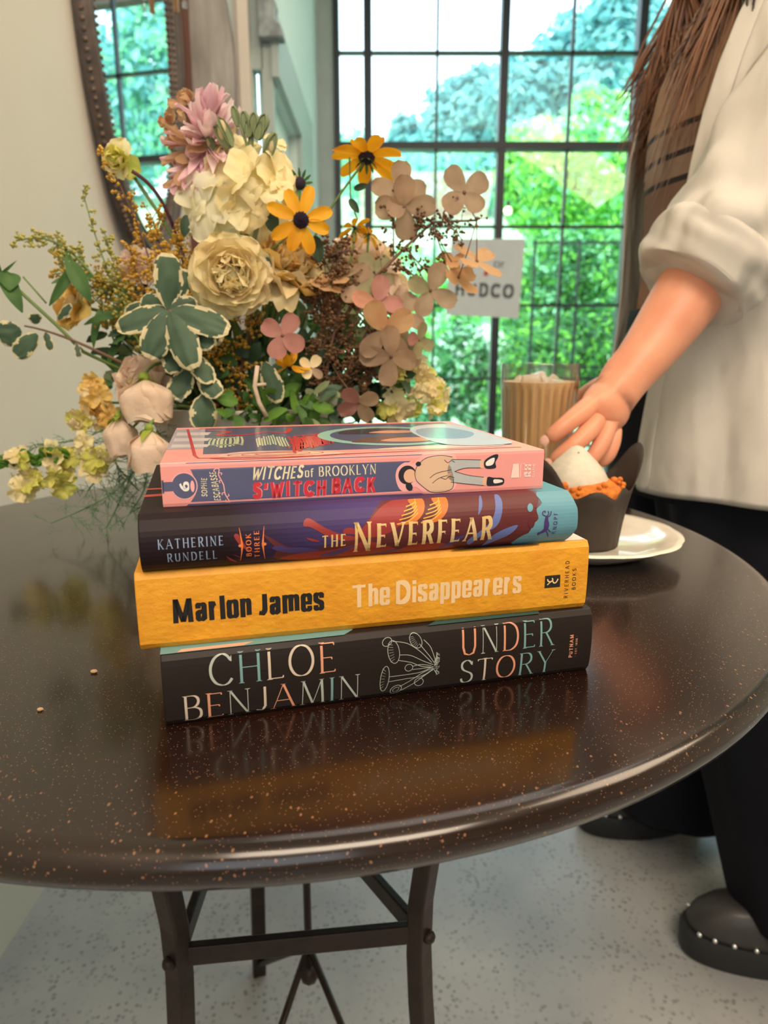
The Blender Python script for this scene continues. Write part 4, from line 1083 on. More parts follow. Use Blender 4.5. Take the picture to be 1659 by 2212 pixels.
def stem_path(p, droop=0.0, spread=.04, back=None):
    a = Vector((VX + (p.x - VX) * .18, VY + (p.y - VY) * .2, VZ + .07))
    m = a.lerp(p, .5); h = max(.03, (p.z - a.z) * .5)
    b = a + Vector((0, 0, 1)) * max(.05, h) + (p - a) * .1
    end = back if back is not None else Vector((0, 0, 1))
    c = p - Vector(end) * (p - a).length * .35
    return bez(a, b, c, p)

def root(name, label, cat, p, group=None):
    return thing(name, label, cat, p, group=group)

def fin(mb, nm, mats, r, sub=0, smooth=True):
    return put(mb.build(nm, mats, smooth=smooth, sub=sub), r)

def stem(r, p, m=None, rad=.0016, back=None, name='stem'):
    q = MB(); q.tube(stem_path(p, back=back), [rad * 1.2] * 8 + [rad] * 7, 6); return fin(q, name, m or G_stem, r)

cam_dir = Vector((0, -1, 0.15))
def toward(p): return (Vector((0, 0, CAM_H)) - p).normalized()

# ---- black-eyed daisies
def rudbeckia(p, nrm, r_, label, npet=8, seed=0, discr=.25, back=None, droopy=0.15):
    rt = root('yellow_daisy', label, 'flower', p, 'yellow daisies in the bouquet')
    rnd = random.Random(seed); nrm = Vector(nrm).normalized(); a = nrm.orthogonal().normalized(); b = nrm.cross(a)
    q = MB()
    for k in range(npet):
        an = 2 * PI * k / npet + rnd.uniform(-.1, .1) + seed
        d = a * math.cos(an) + b * math.sin(an)
        d2 = (d - nrm * droopy * rnd.uniform(-.6, 1.6)).normalized()
        petal(q, frame_at(p + d * r_ * .16, d2, nrm), r_ * rnd.uniform(.82, 1.02), r_ * .42, curl=-.25, cup=.12, a=.55, b=.42, ruf=.10, seed=seed + k, nv=8, fold=.15)
    fin(q, 'petals', [P_rud], rt)
    q = MB(); M = frame_at(p + nrm * r_ * .02, a, nrm)
    q.ball((0, 0, 0), (r_ * discr, r_ * discr, r_ * .20), M=M, nu=18, nv=12)
    for k in range(70):
        t = k / 70; rr_ = r_ * discr * math.sqrt(t) * 1.02; an = k * 2.4
        q.bead(M @ Vector((rr_ * math.cos(an), rr_ * math.sin(an), r_ * .2 * math.sqrt(max(0, 1 - t)) + r_ * .01)), r_ * .028)
    fin(q, 'seed_disc', [M_disc], rt)
    q = MB()
    for k in range(9):
        an = 2 * PI * k / 9; d = a * math.cos(an) + b * math.sin(an)
        petal(q, frame_at(p - nrm * r_ * .05, (d - nrm * .5), nrm), r_ * .42, r_ * .09, curl=-.5, nv=4, nu=2)
    fin(q, 'sepals', [G_leaf], rt)
    stem(rt, p - nrm * r_ * .05, G_stem, .0013, back=back or nrm)
    return rt
k_ = .66 / FPX
p = at(650, 476, .66); rudbeckia(p, toward(p) + Vector((.1, 0, .15)), .0285, 'golden yellow daisy with a dark purple centre facing forward above the cream rose', 8, 2)
p = at(792, 340, .74); rudbeckia(p, Vector((.05, .42, .90)), .034, 'golden yellow daisy seen from behind, highest one, against the window', 9, 5, back=(.5, .1, .6))
p = at(765, 492, .76); rudbeckia(p, Vector((-.3, .5, .8)), .017, 'small yellow daisy half open beneath the high daisy', 6, 1, discr=.1, back=(0, 0, 1))
p = at(797, 506, .77); rudbeckia(p, Vector((.5, .3, .6)), .016, 'small yellow daisy leaning right beneath the high daisy', 6, 3, discr=.1, back=(0, 0, 1))
p = at(626, 790, .655); rudbeckia(p, Vector((.1, .15, -1)), .019, 'small yellow daisy hanging down close to the vase rim', 9, 4, discr=.12, back=(0, -.4, -.2), droopy=.9)

# dark seed head
p = at(648, 397, .70); rt = root('seed_head', 'small dark spiky seed head between the stock flowers and the daisy', 'seed head', p)
q = MB(); q.ball(p, .006, nu=10, nv=8); fin(q, 'head', M_disc, rt)
q = MB()
for k in range(12):
    an = k * PI / 6; petal(q, frame_at(p, (math.cos(an), -.3, math.sin(an)), (0, -1, 0)), .014, .0028, curl=.3, nv=3, nu=2)
fin(q, 'bracts', [G_leaf], rt); stem(rt, p, G_stem, .0012)

# ---- roses
def rose(p, ax, r_, label, mats, n=34, open_=1.15, seed=0, group='garden roses in the bouquet', sep=False, back=None, tilt0=.16, ruf=.10):
    rt = root('garden_rose', label, 'rose', p, group)
    rnd = random.Random(seed); ax = Vector(ax).normalized(); a = ax.orthogonal().normalized(); b = ax.cross(a)
    q = MB()
    for k in range(n):
        t = k / (n - 1); an = k * 2.399 + seed
        d = a * math.cos(an) + b * math.sin(an)
        tilt = tilt0 + open_ * t ** 1.3 + rnd.uniform(-.06, .06)
        dirn = ax * math.cos(tilt) + d * math.sin(tilt)
        Ln = r_ * lerp(.85, 1.12, t) * rnd.uniform(.93, 1.05)
        W = r_ * lerp(.80, 1.40, t)
        o = p - ax * r_ * (.55) + d * r_ * .10 * t
        petal(q, frame_at(o, dirn, -d + ax * .2), Ln, W, curl=-lerp(-.35, .95, t), cup=lerp(.55, .22, t), a=.6, b=.22, ruf=ruf, seed=seed * 50 + k, nu=8, nv=8, mi=(0 if rnd.random() < .6 else len(mats) - 1))
    if not sep: q.ball(p + ax * r_ * .02, r_ * .26, nu=12, nv=8)
    fin(q, 'petals', mats, rt)
    if sep:
        q = MB(); o = p - ax * r_ * .62
        for k in range(5):
            an = 2 * PI * k / 5 + seed; d = a * math.cos(an) + b * math.sin(an)
            petal(q, frame_at(o, d * .9 + ax * rnd.uniform(.1, .9), ax), r_ * rnd.uniform(.8, 1.1), r_ * .22, curl=.3, nv=5, nu=3, a=.3, b=.8, seed=k)
        q.ball(o, r_ * .16, nu=8, nv=6); fin(q, 'sepals', [G_lime, G_lime], rt)
    stem(rt, p - ax * r_ * .6, G_stem, .0019, back=back or ax)
    return rt
p = at(500, 592, .655); rose(p, toward(p) + Vector((.05, 0, .1)), .034, 'large pale cream rose facing forward at the heart of the bouquet', [P_cream2, P_cream], 40, 1.25, 3, ruf=.12)
p = at(622, 560, .70); rose(p, Vector((.3, -.6, .7)), .038, 'ruffled soft yellow rose behind the forward-facing daisy', [P_cream, P_yel], 30, 1.35, 8, ruf=.3)
p = at(560, 505, .72); rose(p, Vector((-.1, -.5, .9)), .026, 'small yellow rose tucked behind the large cream rose', [P_yel, P_cream], 22, 1.3, 11, ruf=.3)
p = at(250, 345, .70); rose(p, Vector((-.3, -.8, -.1)), .017, 'small yellow bloom topping the tall amber sprig before the mirror', [P_lem, P_cream2], 16, 1.3, 6, ruf=.2, back=(-.4, 0, .6))
p = at(145, 650, .76); rose(p, Vector((-.7, -.4, .3)), .028, 'blurred yellow rose low at the left among goldenrod', [P_yel, P_cream], 22, 1.2, 13, ruf=.2, back=(-1, 0, .2))
p = at(290, 572, .76); rose(p, Vector((-.2, -.6, .7)), .028, 'blush rose behind the variegated leaves', [P_peach, P_pale], 22, 1.2, 14, ruf=.25)
p = at(790, 545, .82); rose(p, Vector((.2, -.4, .8)), .040, 'pale cream rose behind the dried brown sprays', [P_peach, P_cream], 22, 1.2, 17, ruf=.2)
p = at(850, 620, .84); rose(p, Vector((.7, -.3, .5)), .034, 'cream rose hidden behind dried florets at the right', [P_peach, P_cream], 20, 1.2, 19, ruf=.2, back=(.6, 0, .4))
GW = 'wilted blush rosebuds over the vase rim'
def wilted(x, y, Y, L_, R_, label, ax=(.05, -.15, -1), seed=0, lob=3, flare=0):
    p = at(x, y, Y); rt = root('garden_rose', label, 'rose', p, GW); ax = Vector(ax).normalized(); a = ax.orthogonal().normalized(); b = ax.cross(a)
    q = MB()
    for lay in range(7):
        rs = []; c0 = lay * 2.4 + seed; sp_ = 1.75 if lay < 5 else 1.3; kk = .80 + .035 * lay
        for i in range(12):
            t = i / 11; r_ = min(1.0, .12 + 1.9 * t ** .8) * (1 - .16 * max(0, t - .5) * 2)
            ring = []
            for k in range(21):
                s_ = k / 10 - 1; an = c0 + s_ * sp_
                cr = .10 * noise.noise(Vector((s_ * 3 + lay * 5, t * 2.2, seed))) + .035 * math.sin(s_ * 9 + lay * 2 + t * 3)
                f = kk * r_ * (1 + cr * (.25 + t) + .10 * abs(s_) ** 4 * t + (flare + .10) * max(0, t - .75) * 4 * (lay % 2))
                tt = t * L_ * (1 - .30 * abs(s_) ** 3 + .07 * math.sin(lay * 2.1) + .05 * math.sin(s_ * 7 + lay) * t)
                ring.append(p + ax * tt + (a * math.cos(an) + b * math.sin(an)) * R_ * f)
            rs.append(ring)
        q.rings(rs, cap=False, close=False)
    fin(q, 'petals', [P_peach], rt)
    q = MB(); rnd = random.Random(seed)
    for k in range(5):
        an = 2 * PI * k / 5 + seed; d = a * math.cos(an) + b * math.sin(an)
        petal(q, frame_at(p - ax * .002, d * 1.0 + ax * rnd.uniform(-.1, .8), -ax + d * .3), L_ * rnd.uniform(.6, .8), L_ * .20, curl=-rnd.uniform(.2, .9), nv=8, nu=4, a=.35, b=.9, seed=k)
    q.ball(p - ax * .003, R_ * .22, nu=10, nv=6); fin(q, 'sepals', [G_lime], rt)
    q = MB(); q.tube(bez(p - ax * .004, p + Vector((.004, .01, .02)), p + Vector((.03, .05, .035)), Vector((VX - .04, VY - .03, VZ + .10))), .0016, 6); fin(q, 'stem', G_stem, rt)
wilted(312, 822, .645, .038, .0245, 'largest wilted blush rose drooping at the left side of the vase', (.10, -.22, -1), 21, 3, .04)
p = at(300, 812, .69); rose(p, Vector((-.25, -.45, .6)), .031, 'open wilted blush rose above the largest drooping one', [P_peach], 20, 1.25, 22, GW, False, ruf=.35)
wilted(256, 905, .64, .034, .0155, 'wilted blush rosebud hanging beside the book stack, left of two', (.12, -.12, -1), 4, 2, 0)
wilted(322, 932, .615, .036, .0190, 'lowest wilted blush rosebud, touching the books', (-.02, -.15, -1), 8, 3, .02)

# ---- shaggy pink bloom
p = at(447, 285, .70); rt = root('pink_chrysanthemum', 'shaggy pale pink bloom at the top of the bouquet, some petals browned', 'flower', p)
q = MB(); rnd = random.Random(4); ax = Vector((.15, -.30, .45)).normalized()
for k in range(150):
    th = rnd.uniform(0, 1) ** .6 * 2.5; an = k * 2.399
    a = ax.orthogonal().normalized(); b = ax.cross(a)
    d = ax * math.cos(th) + (a * math.cos(an) + b * math.sin(an)) * math.sin(th)
    o = p + d * .007 + Vector((0, 0, -.010 * th))
    nn = (ax + d * .2).normalized()
    mi = 0 if d.x < .1 else 1
    if rnd.random() < .3: mi = 1 - mi
    if d.x < -.55 and rnd.random() < .45: mi = 2
    dd = (d + Vector((0, 0, -.35)) * (th > 1.2)).normalized()
    petal(q, frame_at(o, dd, nn), rnd.uniform(.024, .038), rnd.uniform(.008, .014), curl=rnd.uniform(-.5, .7), cup=.3, a=.6, b=.5, ruf=.2, seed=k, nu=4, nv=5, mi=mi, fold=.2)
for k in range(60):
    t = rnd.random(); o = at(lerp(445, 420, t) + rnd.uniform(-26, 26), lerp(310, 400, t), .70 + rnd.uniform(-.012, .012))
    petal(q, frame_at(o, (rnd.uniform(-.9, .6), rnd.uniform(-.6, .3), rnd.uniform(-1, -.1)), (rnd.uniform(-.5, .5), -1, .3)), rnd.uniform(.018, .028), rnd.uniform(.009, .014), curl=rnd.uniform(-.6, .6), cup=.3, ruf=.2, seed=k, nu=4, nv=5, mi=rnd.choice([0, 0, 1, 2]) if t < .75 else rnd.choice([0, 2]))
for (x, y) in ((392, 232), (372, 268), (412, 222), (380, 300)):
    for k in range(7):
        o = at(x, y, .70); petal(q, frame_at(o, (rnd.uniform(-1, .1), rnd.uniform(-.6, .3), rnd.uniform(-.5, .8)), (0, -1, .3)), .013, .008, curl=rnd.uniform(-1, 1), cup=.4, ruf=.4, seed=k, nu=4, nv=4, mi=2)
fin(q, 'petals', [P_pink, P_pale, P_tan], rt); stem(rt, p - Vector((0, 0, .02)), G_stem, .002)

# ---- pale stock spike: blossoms, buds
def blossom(mb, p, nrm, r_, seed, n=5, mi=0, ruf=.35):
    rnd = random.Random(seed); nrm = Vector(nrm).normalized(); a = nrm.orthogonal().normalized(); b = nrm.cross(a)
    for k in range(n):
        an = 2 * PI * k / n + seed; d = a * math.cos(an) + b * math.sin(an)
        petal(mb, frame_at(p, d + nrm * rnd.uniform(.0, .5), nrm), r_ * rnd.uniform(.9, 1.12), r_ * rnd.uniform(.95, 1.2), curl=rnd.uniform(-.9, .1), cup=rnd.uniform(-.1, .3), a=.55, b=.16, ruf=ruf, seed=seed * 9 + k, mi=mi, nu=8, nv=8)
def bud(mb, p, d, L_, w_, seed=0, mi=0, ti=1):
    d = Vector(d).normalized()
    for k in range(4):
        a = d.orthogonal().normalized(); b = d.cross(a); an = k * PI / 2 + seed; s_ = a * math.cos(an) + b * math.sin(an)
        petal(mb, frame_at(p + s_ * w_ * .12, d + s_ * .12, -s_), L_, w_ * 1.25, curl=.25, cup=.35, a=.35, b=.45, nu=4, nv=6, mi=mi, seed=k)
    if ti is not None:
        mb.ball(p + d * L_ * .62, (w_ * .36, w_ * .36, L_ * .34), mi=ti, nu=8, nv=8)
base = at(528, 560, .70); topp = at(545, 268, .685)
rt = root('stock_flower', 'tall cream stock spike with ruffled blossoms and green buds at its tip', 'flower', base)
q = MB(); path = stem_path(at(532, 500, .695)); path += [at(548, 400, .692), at(540, 330, .688), topp]
q.tube(path, [.0026] * (len(path) - 3) + [.0028, .003, .0022], 8)
q.tube([at(500, 430, .69), at(520, 500, .695), at(528, 520, .70)], .002, 6); q.tube([at(583, 345, .685), at(556, 395, .69)], .0014, 6); q.tube([at(518, 268, .68), at(536, 320, .686), at(540, 345, .69)], .0014, 6); q.tube([at(560, 470, .685), at(548, 520, .69), at(520, 545, .7)], .0025, 6)
fin(q, 'stem', G_sage, rt)
q = MB()
specs = [(440, 440, .68, (-.5, -.8, .2), .026, 0), (425, 455, .69, (-.9, -.4, .1), .020, 0), (505, 380, .68, (-.4, -.8, .4), .026, 1), (560, 385, .68, (.4, -.8, .3), .026, 1), (530, 440, .675, (.1, -.9, -.3), .023, 1), (600, 385, .69, (.8, -.5, .2), .022, 1), (620, 405, .69, (.9, -.4, -.1), .017, 1), (480, 312, .695, (-.6, -.5, .5), .018, 1), (520, 318, .7, (.1, -.5, .6), .017, 1), (570, 480, .69, (.3, -.6, -.5), .020, 1), (595, 310, .70, (.4, -.4, .6), .010, 1), (450, 545, .69, (-.4, -.7, .4), .017, 1), (470, 480, .685, (-.1, -.9, -.5), .021, 0)]
for k, (x, y, Y, n_, r_, mi) in enumerate(specs): blossom(q, at(x, y, Y), n_, r_ * 1.12, k + 1, 5, mi, ruf=.20)
fin(q, 'blossoms', [P_white, P_cream2], rt)
q = MB()
for (x, y, dx, dz, L_, w_) in ((516, 262, -.25, 1, .017, .007), (531, 272, -.05, 1, .016, .008), (548, 272, .1, 1, .015, .009), (562, 276, .35, 1, .016, .009), (556, 290, .3, 1, .015, .009), (538, 285, 0, 1, .014, .008), (571, 268, .4, 1, .010, .005)):
    bud(q, at(x, y + 12, .683), (dx, -.1, dz), L_, w_, ti=None)
bud(q, at(498, 320, .68), (-.45, -.2, 1), .026, .012, 1); bud(q, at(572, 345, .682), (.5, -.2, 1), .024, .010, 2); bud(q, at(470, 330, .69), (-.6, -.1, .8), .020, .008, 3)
fin(q, 'buds', [G_sage, P_cream], rt)

# ---- dried hydrangea florets (each on its own thread-thin stalk) and their brown panicles
def floret(p, nrm, r_, mats, label, seed=0, n=4, frm=None, wide=.72, curl=.15):
    rt = root('hydrangea_floret', label, 'flower', p, 'dried hydrangea florets')
    rnd = random.Random(seed); nrm = Vector(nrm).normalized(); a = nrm.orthogonal().normalized(); b = nrm.cross(a)
    q = MB()
    for k in range(n):
        an = 2 * PI * k / n + seed * .7 + rnd.uniform(-.15, .15); d = a * math.cos(an) + b * math.sin(an)
        petal(q, frame_at(p + d * r_ * .04, d + nrm * rnd.uniform(-.1, .25), nrm), r_ * rnd.uniform(.85, 1.08), r_ * wide * rnd.uniform(.9, 1.1), curl=rnd.uniform(-curl, curl * 2), cup=.10, a=.62, b=.36, ruf=.06, seed=seed * 11 + k, nu=8, nv=8, mi=rnd.randrange(len(mats)))
    fin(q, 'petals', mats, rt)
    q = MB(); q.ball(p, r_ * .07, nu=8, nv=5)
    if frm is not None: q.tube([p, p.lerp(frm, .5) + Vector((0, 0, -.003)), frm], .0006, 5)
    fin(q, 'stalk', M_brn, rt)
    return rt
T_ = lambda x, y, Y: toward(at(x, y, Y))
fl = [
 (862, 408, .72, (.1, -1, .1), .028, [P_hyd, P_hyd], 'beige dried floret nearest under the high daisy, left of the top two', 1),
 (873, 448, .715, (-.2, -1, -.25), .030, [P_hyd], 'beige dried floret with a long lower petal overlapping its neighbour', 3.4),
 (1003, 416, .72, (0, -1, 0), .028, [P_hyd], 'four-petalled beige dried floret apart at the right before the window', 2),
 (930, 628, .71, (.15, -1, .1), .026, [P_hyd, P_hyg], 'round-petalled olive dried floret left of the window sign', 5),
 (990, 600, .72, (.5, -.6, .4), .026, [P_hyo], 'apricot dried floret overlapping the window sign, lower left', 6.2),
 (1030, 565, .72, (.3, -.5, .8), .028, [P_hyo], 'folded apricot dried floret farthest right over the window sign', 7),
 (975, 565, .725, (-.2, -.6, .7), .016, [P_hyo], 'small apricot dried floret at the left edge of the window sign', 8),
 (610, 725, .64, (.0, -1, .1), .0235, [P_hyp], 'dusty rose dried floret alone in the middle of the bouquet', 9.4),
 (815, 655, .69, (.25, -.9, .3), .026, [P_hys, P_hyp], 'salmon dried floret with a narrow upright petal among brown sprays', 10),
 (830, 715, .68, (.2, -.8, -.2), .030, [P_hyd, P_hyo], 'large tan dried floret over the right side of the vase', 11),
 (845, 770, .68, (-.2, -.9, -.2), .028, [P_hyd], 'tan dried floret hanging lowest over the right of the vase', 12.3),
 (880, 750, .70, (.3, -.8, .1), .020, [P_hyg, P_hyd], 'olive-brown dried floret at the right edge of the dense mass', 13),
 (868, 680, .70, (.4, -.8, .3), .024, [P_hyo, P_hyd], 'apricot floret right of the salmon one', 14),
 (775, 870, .65, (.1, -.9, -.5), .022, [P_hyd, P_hyp], 'pinkish tan floret drooping just above the paperback', 15.3),
 (672, 795, .66, (.3, -.8, .3), .013, [P_hyd, P_cream], 'tiny cream and rose floret beside the low yellow daisy', 16),
 (730, 600, .70, (-.1, -.6, .8), .022, [P_hyo, P_hyd], 'apricot floret between the yellow rose and the brown sprays', 17),
 (770, 615, .70, (.0, -.9, .3), .024, [P_hyg, P_hyd], 'flat olive floret behind the brown sprays, near the centre', 18.5),
 (700, 620, .69, (.2, -.5, .7), .016, [P_hyo], 'small apricot floret right of the yellow rose', 19),
 (808, 588, .72, (.1, -.9, .4), .022, [P_hyg], 'sage-tinted floret beneath the branching brown stem', 20),
 (905, 735, .70, (.5, -.7, -.1), .018, [P_hyp, P_hyg], 'small reddish olive floret farthest right of the dense mass', 21),
]
main = [at(645, 880, .74), at(700, 760, .72), at(760, 660, .71), at(820, 590, .71), at(880, 530, .715), at(935, 480, .72), at(1030, 476, .72)]
for x, y, Y, n_, r_, ms, lb, sd in fl:
    pp = at(x, y, Y); near = min(main, key=lambda m: (m - pp).length)
    floret(pp, n_, r_, ms, lb, sd, frm=near)
def panicle(mb, path, rad, nb, spread, seed, seeds, mi_s=1, blob=.0018, blen=.02, sub=5):
    rnd = random.Random(seed); path = [Vector(p_) for p_ in path]
    if rad: mb.tube(path, [rad * lerp(1, .45, i / (len(path) - 1)) for i in range(len(path))], 6, 0)
    for k in range(nb):
        t = (k + rnd.random()) / nb; i = min(int(t * (len(path) - 1)), len(path) - 2); f = t * (len(path) - 1) - i
        o = path[i].lerp(path[i + 1], f); ax = (path[i + 1] - path[i]).normalized()
        d = (ax * rnd.uniform(.2, 1) + Vector((rnd.gauss(0, 1), rnd.gauss(0, .7), rnd.gauss(0, 1))).normalized() * spread).normalized()
        L_ = blen * rnd.uniform(.5, 1.2) * (1 - .4 * t); e_ = o + d * L_ + Vector((0, 0, .1 * L_))
        mb.tube([o, o.lerp(e_, .5) + Vector((0, 0, .05 * L_)), e_], .00045, 4, 0, cap=False)
        for s_ in range(sub):
            u = rnd.uniform(.35, 1.05); c = o.lerp(e_, u) + Vector((rnd.gauss(0, 1), rnd.gauss(0, 1), rnd.gauss(0, 1))) * L_ * .13
            mb.bead(c, blob * rnd.uniform(.6, 1.25), mi_s)
rt = root('dried_hydrangea_branch', 'dark branching stem of tiny brown dried blossoms reaching right over the window', 'branch', main[0])
q = MB(); panicle(q, main, .0024, 40, .8, 3, 0, blob=.0017, blen=.026, sub=6)
for P_ in ([(935, 480), (905, 510), (880, 540)], [(900, 505), (905, 460), (910, 465)], [(955, 490), (958, 460), (970, 440), (990, 425)], [(960, 485), (985, 500), (1000, 520)], [(850, 560), (850, 500), (845, 450), (862, 410)], [(940, 500), (955, 545), (955, 560)], [(880, 540), (905, 570), (925, 590)], [(850, 570), (885, 590), (905, 600)]):
    panicle(q, [at(x, y, .718) for x, y in P_], .0009, 9, 1.0, len(P_) + P_[0][0], 0, blob=.0017, blen=.014, sub=6)
fin(q, 'spray', [M_brn, M_seed], rt, smooth=False)
GB = 'dense brown dried sprays in the middle of the bouquet'
for k, (pts_, lb) in enumerate((
    ([(700, 850), (712, 760), (735, 670), (745, 610)], 'dense brown dried spray rising right of the rose-coloured floret'),
    ([(730, 860), (760, 780), (800, 700), (830, 660)], 'dense brown dried spray leaning toward the salmon floret'),
    ([(690, 860), (690, 760), (700, 690), (690, 640)], 'dense brown dried spray straight above the low yellow daisy'),
    ([(740, 870), (790, 820), (810, 790), (800, 760)], 'dense brown dried spray low at the right above the vase'),
    ([(700, 700), (720, 600), (700, 560), (740, 540)], 'brown dried spray with its tip beside the yellow rose'))):
    P_ = [at(x, y, .705) for x, y in pts_]; rt = root('dried_spray', lb, 'branch', P_[0], GB)
    q = MB(); panicle(q, P_, .0018, 46, 1.0, 30 + k, 0, blob=.0019, blen=.030, sub=9); fin(q, 'spray', [M_brn, M_seed], rt, smooth=False)

# ---- goldenrod and other fine yellow sprays
def goldenrod(pts_, label, mats, nb=34, blen=.022, rad=.0012, Y=.72, seed=0, blob=.0019, sub=7, leaves=0):
    P_ = [at(x, y, Y + (dy[0] if dy else 0)) for x, y, *dy in pts_]
    P_ = bez(P_[0], P_[1], P_[2], P_[3], 12) if len(P_) == 4 else P_
    rt = root('goldenrod_spray', label, 'flower', P_[0], 'goldenrod sprays in the bouquet')
    q = MB(); panicle(q, P_, rad, nb, .9, seed, 0, blob=blob, blen=blen, sub=sub); fin(q, 'spray', mats, rt, smooth=False)
    if leaves:
        q = MB(); rnd = random.Random(seed)
        for k in range(leaves):
            o = P_[int((k + 1) / (leaves + 1.5) * (len(P_) - 1))]
            petal(q, frame_at(o, (rnd.uniform(-.8, .8), -.3, rnd.uniform(-.8, .5)), (0, -1, .3)), .045, .009, curl=-.7, a=.5, b=.7, seed=k, fold=.3)
        fin(q, 'leaves', [G_leaf], rt)
GO = [G_stem, M_olive]; GY = [G_stem, M_gold2]; GA = [M_brn, M_amber]
goldenrod([(330, 800), (270, 680), (215, 560), (178, 410)], 'upright olive goldenrod spike standing before the pale wall', GO, 30, .012, seed=1, sub=5, Y=.735)
goldenrod([(340, 780), (290, 690), (250, 600), (225, 500)], 'olive goldenrod spike right beside the upright one', GO, 38, .018, seed=2, sub=6, Y=.73)
goldenrod([(330, 720), (200, 640), (170, 480), (35, 520)], 'arching goldenrod bending over to the far left', GO, 44, .020, seed=3, Y=.74, leaves=3, rad=.0018, blob=.0022)
goldenrod([(330, 760), (250, 690), (190, 640), (120, 545)], 'bushy yellow goldenrod low at the left', GY, 44, .030, seed=4, Y=.745, leaves=2)
goldenrod([(340, 740), (320, 660), (260, 610), (200, 600)], 'yellow goldenrod tangled behind the variegated leaves', GY, 44, .028, seed=5, Y=.74)
goldenrod([(365, 760), (340, 600), (310, 480), (215, 320)], 'tall amber sprig leaning left in front of the mirror', GA, 46, .016, seed=6, Y=.705, sub=5)
goldenrod([(400, 760), (380, 640), (350, 560), (330, 470)], 'amber spray below the burgundy stem', GA, 60, .024, seed=7, Y=.715, sub=8)
goldenrod([(420, 760), (400, 640), (400, 580), (385, 510)], 'amber spray touching the white stock blossom', GA, 60, .022, seed=8, Y=.715, sub=8)
goldenrod([(400, 780), (350, 690), (300, 620), (280, 540)], 'brownish amber spray over the blush rose', GA, 50, .024, seed=9, Y=.73, sub=8)
goldenrod([(470, 900), (470, 840), (470, 760), (455, 720)], 'dull gold spray deep in the lower middle', GA, 50, .026, seed=10, Y=.715, sub=8)
goldenrod([(520, 900), (510, 840), (520, 760), (560, 680)], 'dull gold spray under the large cream rose', GA, 50, .026, seed=12, Y=.72, sub=8)
p = at(372, 488, .72); rt = root('burgundy_stem', 'bare curved burgundy stem beneath the small yellow bloom', 'stem', p)
q = MB(); q.tube(bez(at(374, 488, .72), at(350, 430, .715), at(330, 395, .705), at(285, 370, .70)) , .0018, 8)
q.tube(bez(at(372, 486, .72), at(400, 560, .73), at(430, 640, .74), at(450, 800, .75)), .0018, 8); fin(q, 'stem', M_burg, rt)

# ---- variegated leaves on twigs
def vleaf(mb, tipxy, basexy, Y0, Y1, w_, seed, curl=-.3, nrm=None):
    a = at(*basexy, Y0); b = at(*tipxy, Y1); d = b - a
    n_ = Vector(nrm) if nrm else toward(a) + Vector((random.Random(seed).uniform(-.4, .4), 0, random.Random(seed + 1).uniform(-.2, .4)))
    petal(mb, frame_at(a, d, n_), d.length * 1.06, w_, curl=curl, cup=-.06, a=.55, b=.42, ruf=.10, nu=14, nv=14, mi=0, margin=1, seed=seed, jag=.12, fold=-.10)
c0 = (366, 668)
rt = root('variegated_sprig', 'rosette of grey-green leaves with ragged cream margins, left of the cream rose', 'leaves', at(366, 668, .64))
q = MB()
for k, (t_, Y1, w_) in enumerate((((366, 553), .635, .026), ((252, 700), .63, .024), ((300, 648), .65, .02), ((322, 765), .625, .028), ((412, 785), .622, .028), ((486, 706), .635, .026), ((425, 660), .645, .02), ((400, 578), .665, .019), ((262, 676), .66, .02), ((478, 735), .66, .024))):
    vleaf(q, t_, c0, .64, Y1, w_, k)
fin(q, 'leaves', [G_var, G_mar], rt)
q = MB(); q.tube(bez(at(366, 668, .64), at(380, 740, .645), at(420, 800, .68), at(450, 860, .73)), .0016, 6); fin(q, 'twig', M_brn, rt)
rt = root('variegated_sprig', 'cream-edged leaves hanging over the vase rim below the rosette', 'leaves', at(420, 800, .65))
q = MB()
for k, (t_, b_, w_) in enumerate((((442, 925), (442, 852), .027), ((372, 852), (410, 800), .024), ((455, 820), (415, 765), .022), ((380, 800), (365, 750), .020), ((470, 850), (430, 810), .02), ((455, 745), (420, 715), .018))):
    vleaf(q, t_, b_, .65, .64, w_, 20 + k)
fin(q, 'leaves', [G_var, G_mar], rt)
q = MB(); q.tube(bez(at(365, 750, .65), at(400, 780, .655), at(440, 830, .66), at(480, 880, .72)), .0014, 6); q.tube([at(430, 810, .655), at(442, 852, .65)], .0012, 6); fin(q, 'twig', M_brn, rt)
rt = root('variegated_sprig', 'single upright cream-edged leaf on a pale bent twig left of the low daisy', 'leaves', at(575, 790, .64))
q = MB(); vleaf(q, (597, 866), (570, 782), .645, .64, .021, 31); fin(q, 'leaf', [G_var, G_mar], rt)
q = MB(); q.tube([at(556, 790, .64), at(550, 835, .642), at(560, 870, .642), at(576, 900, .645)], .0022, 6); q.tube([at(548, 832, .642), at(575, 830, .645)], .0016, 6); fin(q, 'twig', P_peach, rt)
rt = root('variegated_sprig', 'thin brown twig with cream-edged leaves reaching to the left edge', 'leaves', at(60, 708, .70))
q = MB()
for k, (t_, b_, w_) in enumerate((((-5, 728), (45, 712), .026), ((32, 768), (80, 722), .020), ((75, 680), (78, 700), .012), ((108, 755), (98, 718), .009), ((170, 770), (165, 740), .006), ((150, 660), (125, 690), .009))):
    vleaf(q, t_, b_, .70, .695, w_, 40 + k)
fin(q, 'leaves', [G_var, G_mar], rt)
q = MB(); q.tube(bez(at(53, 704, .70), at(150, 720, .70), at(250, 780, .70), at(400, 850, .75)), [.0009 + .0001 * i for i in range(15)], 6); fin(q, 'twig', M_brn, rt)
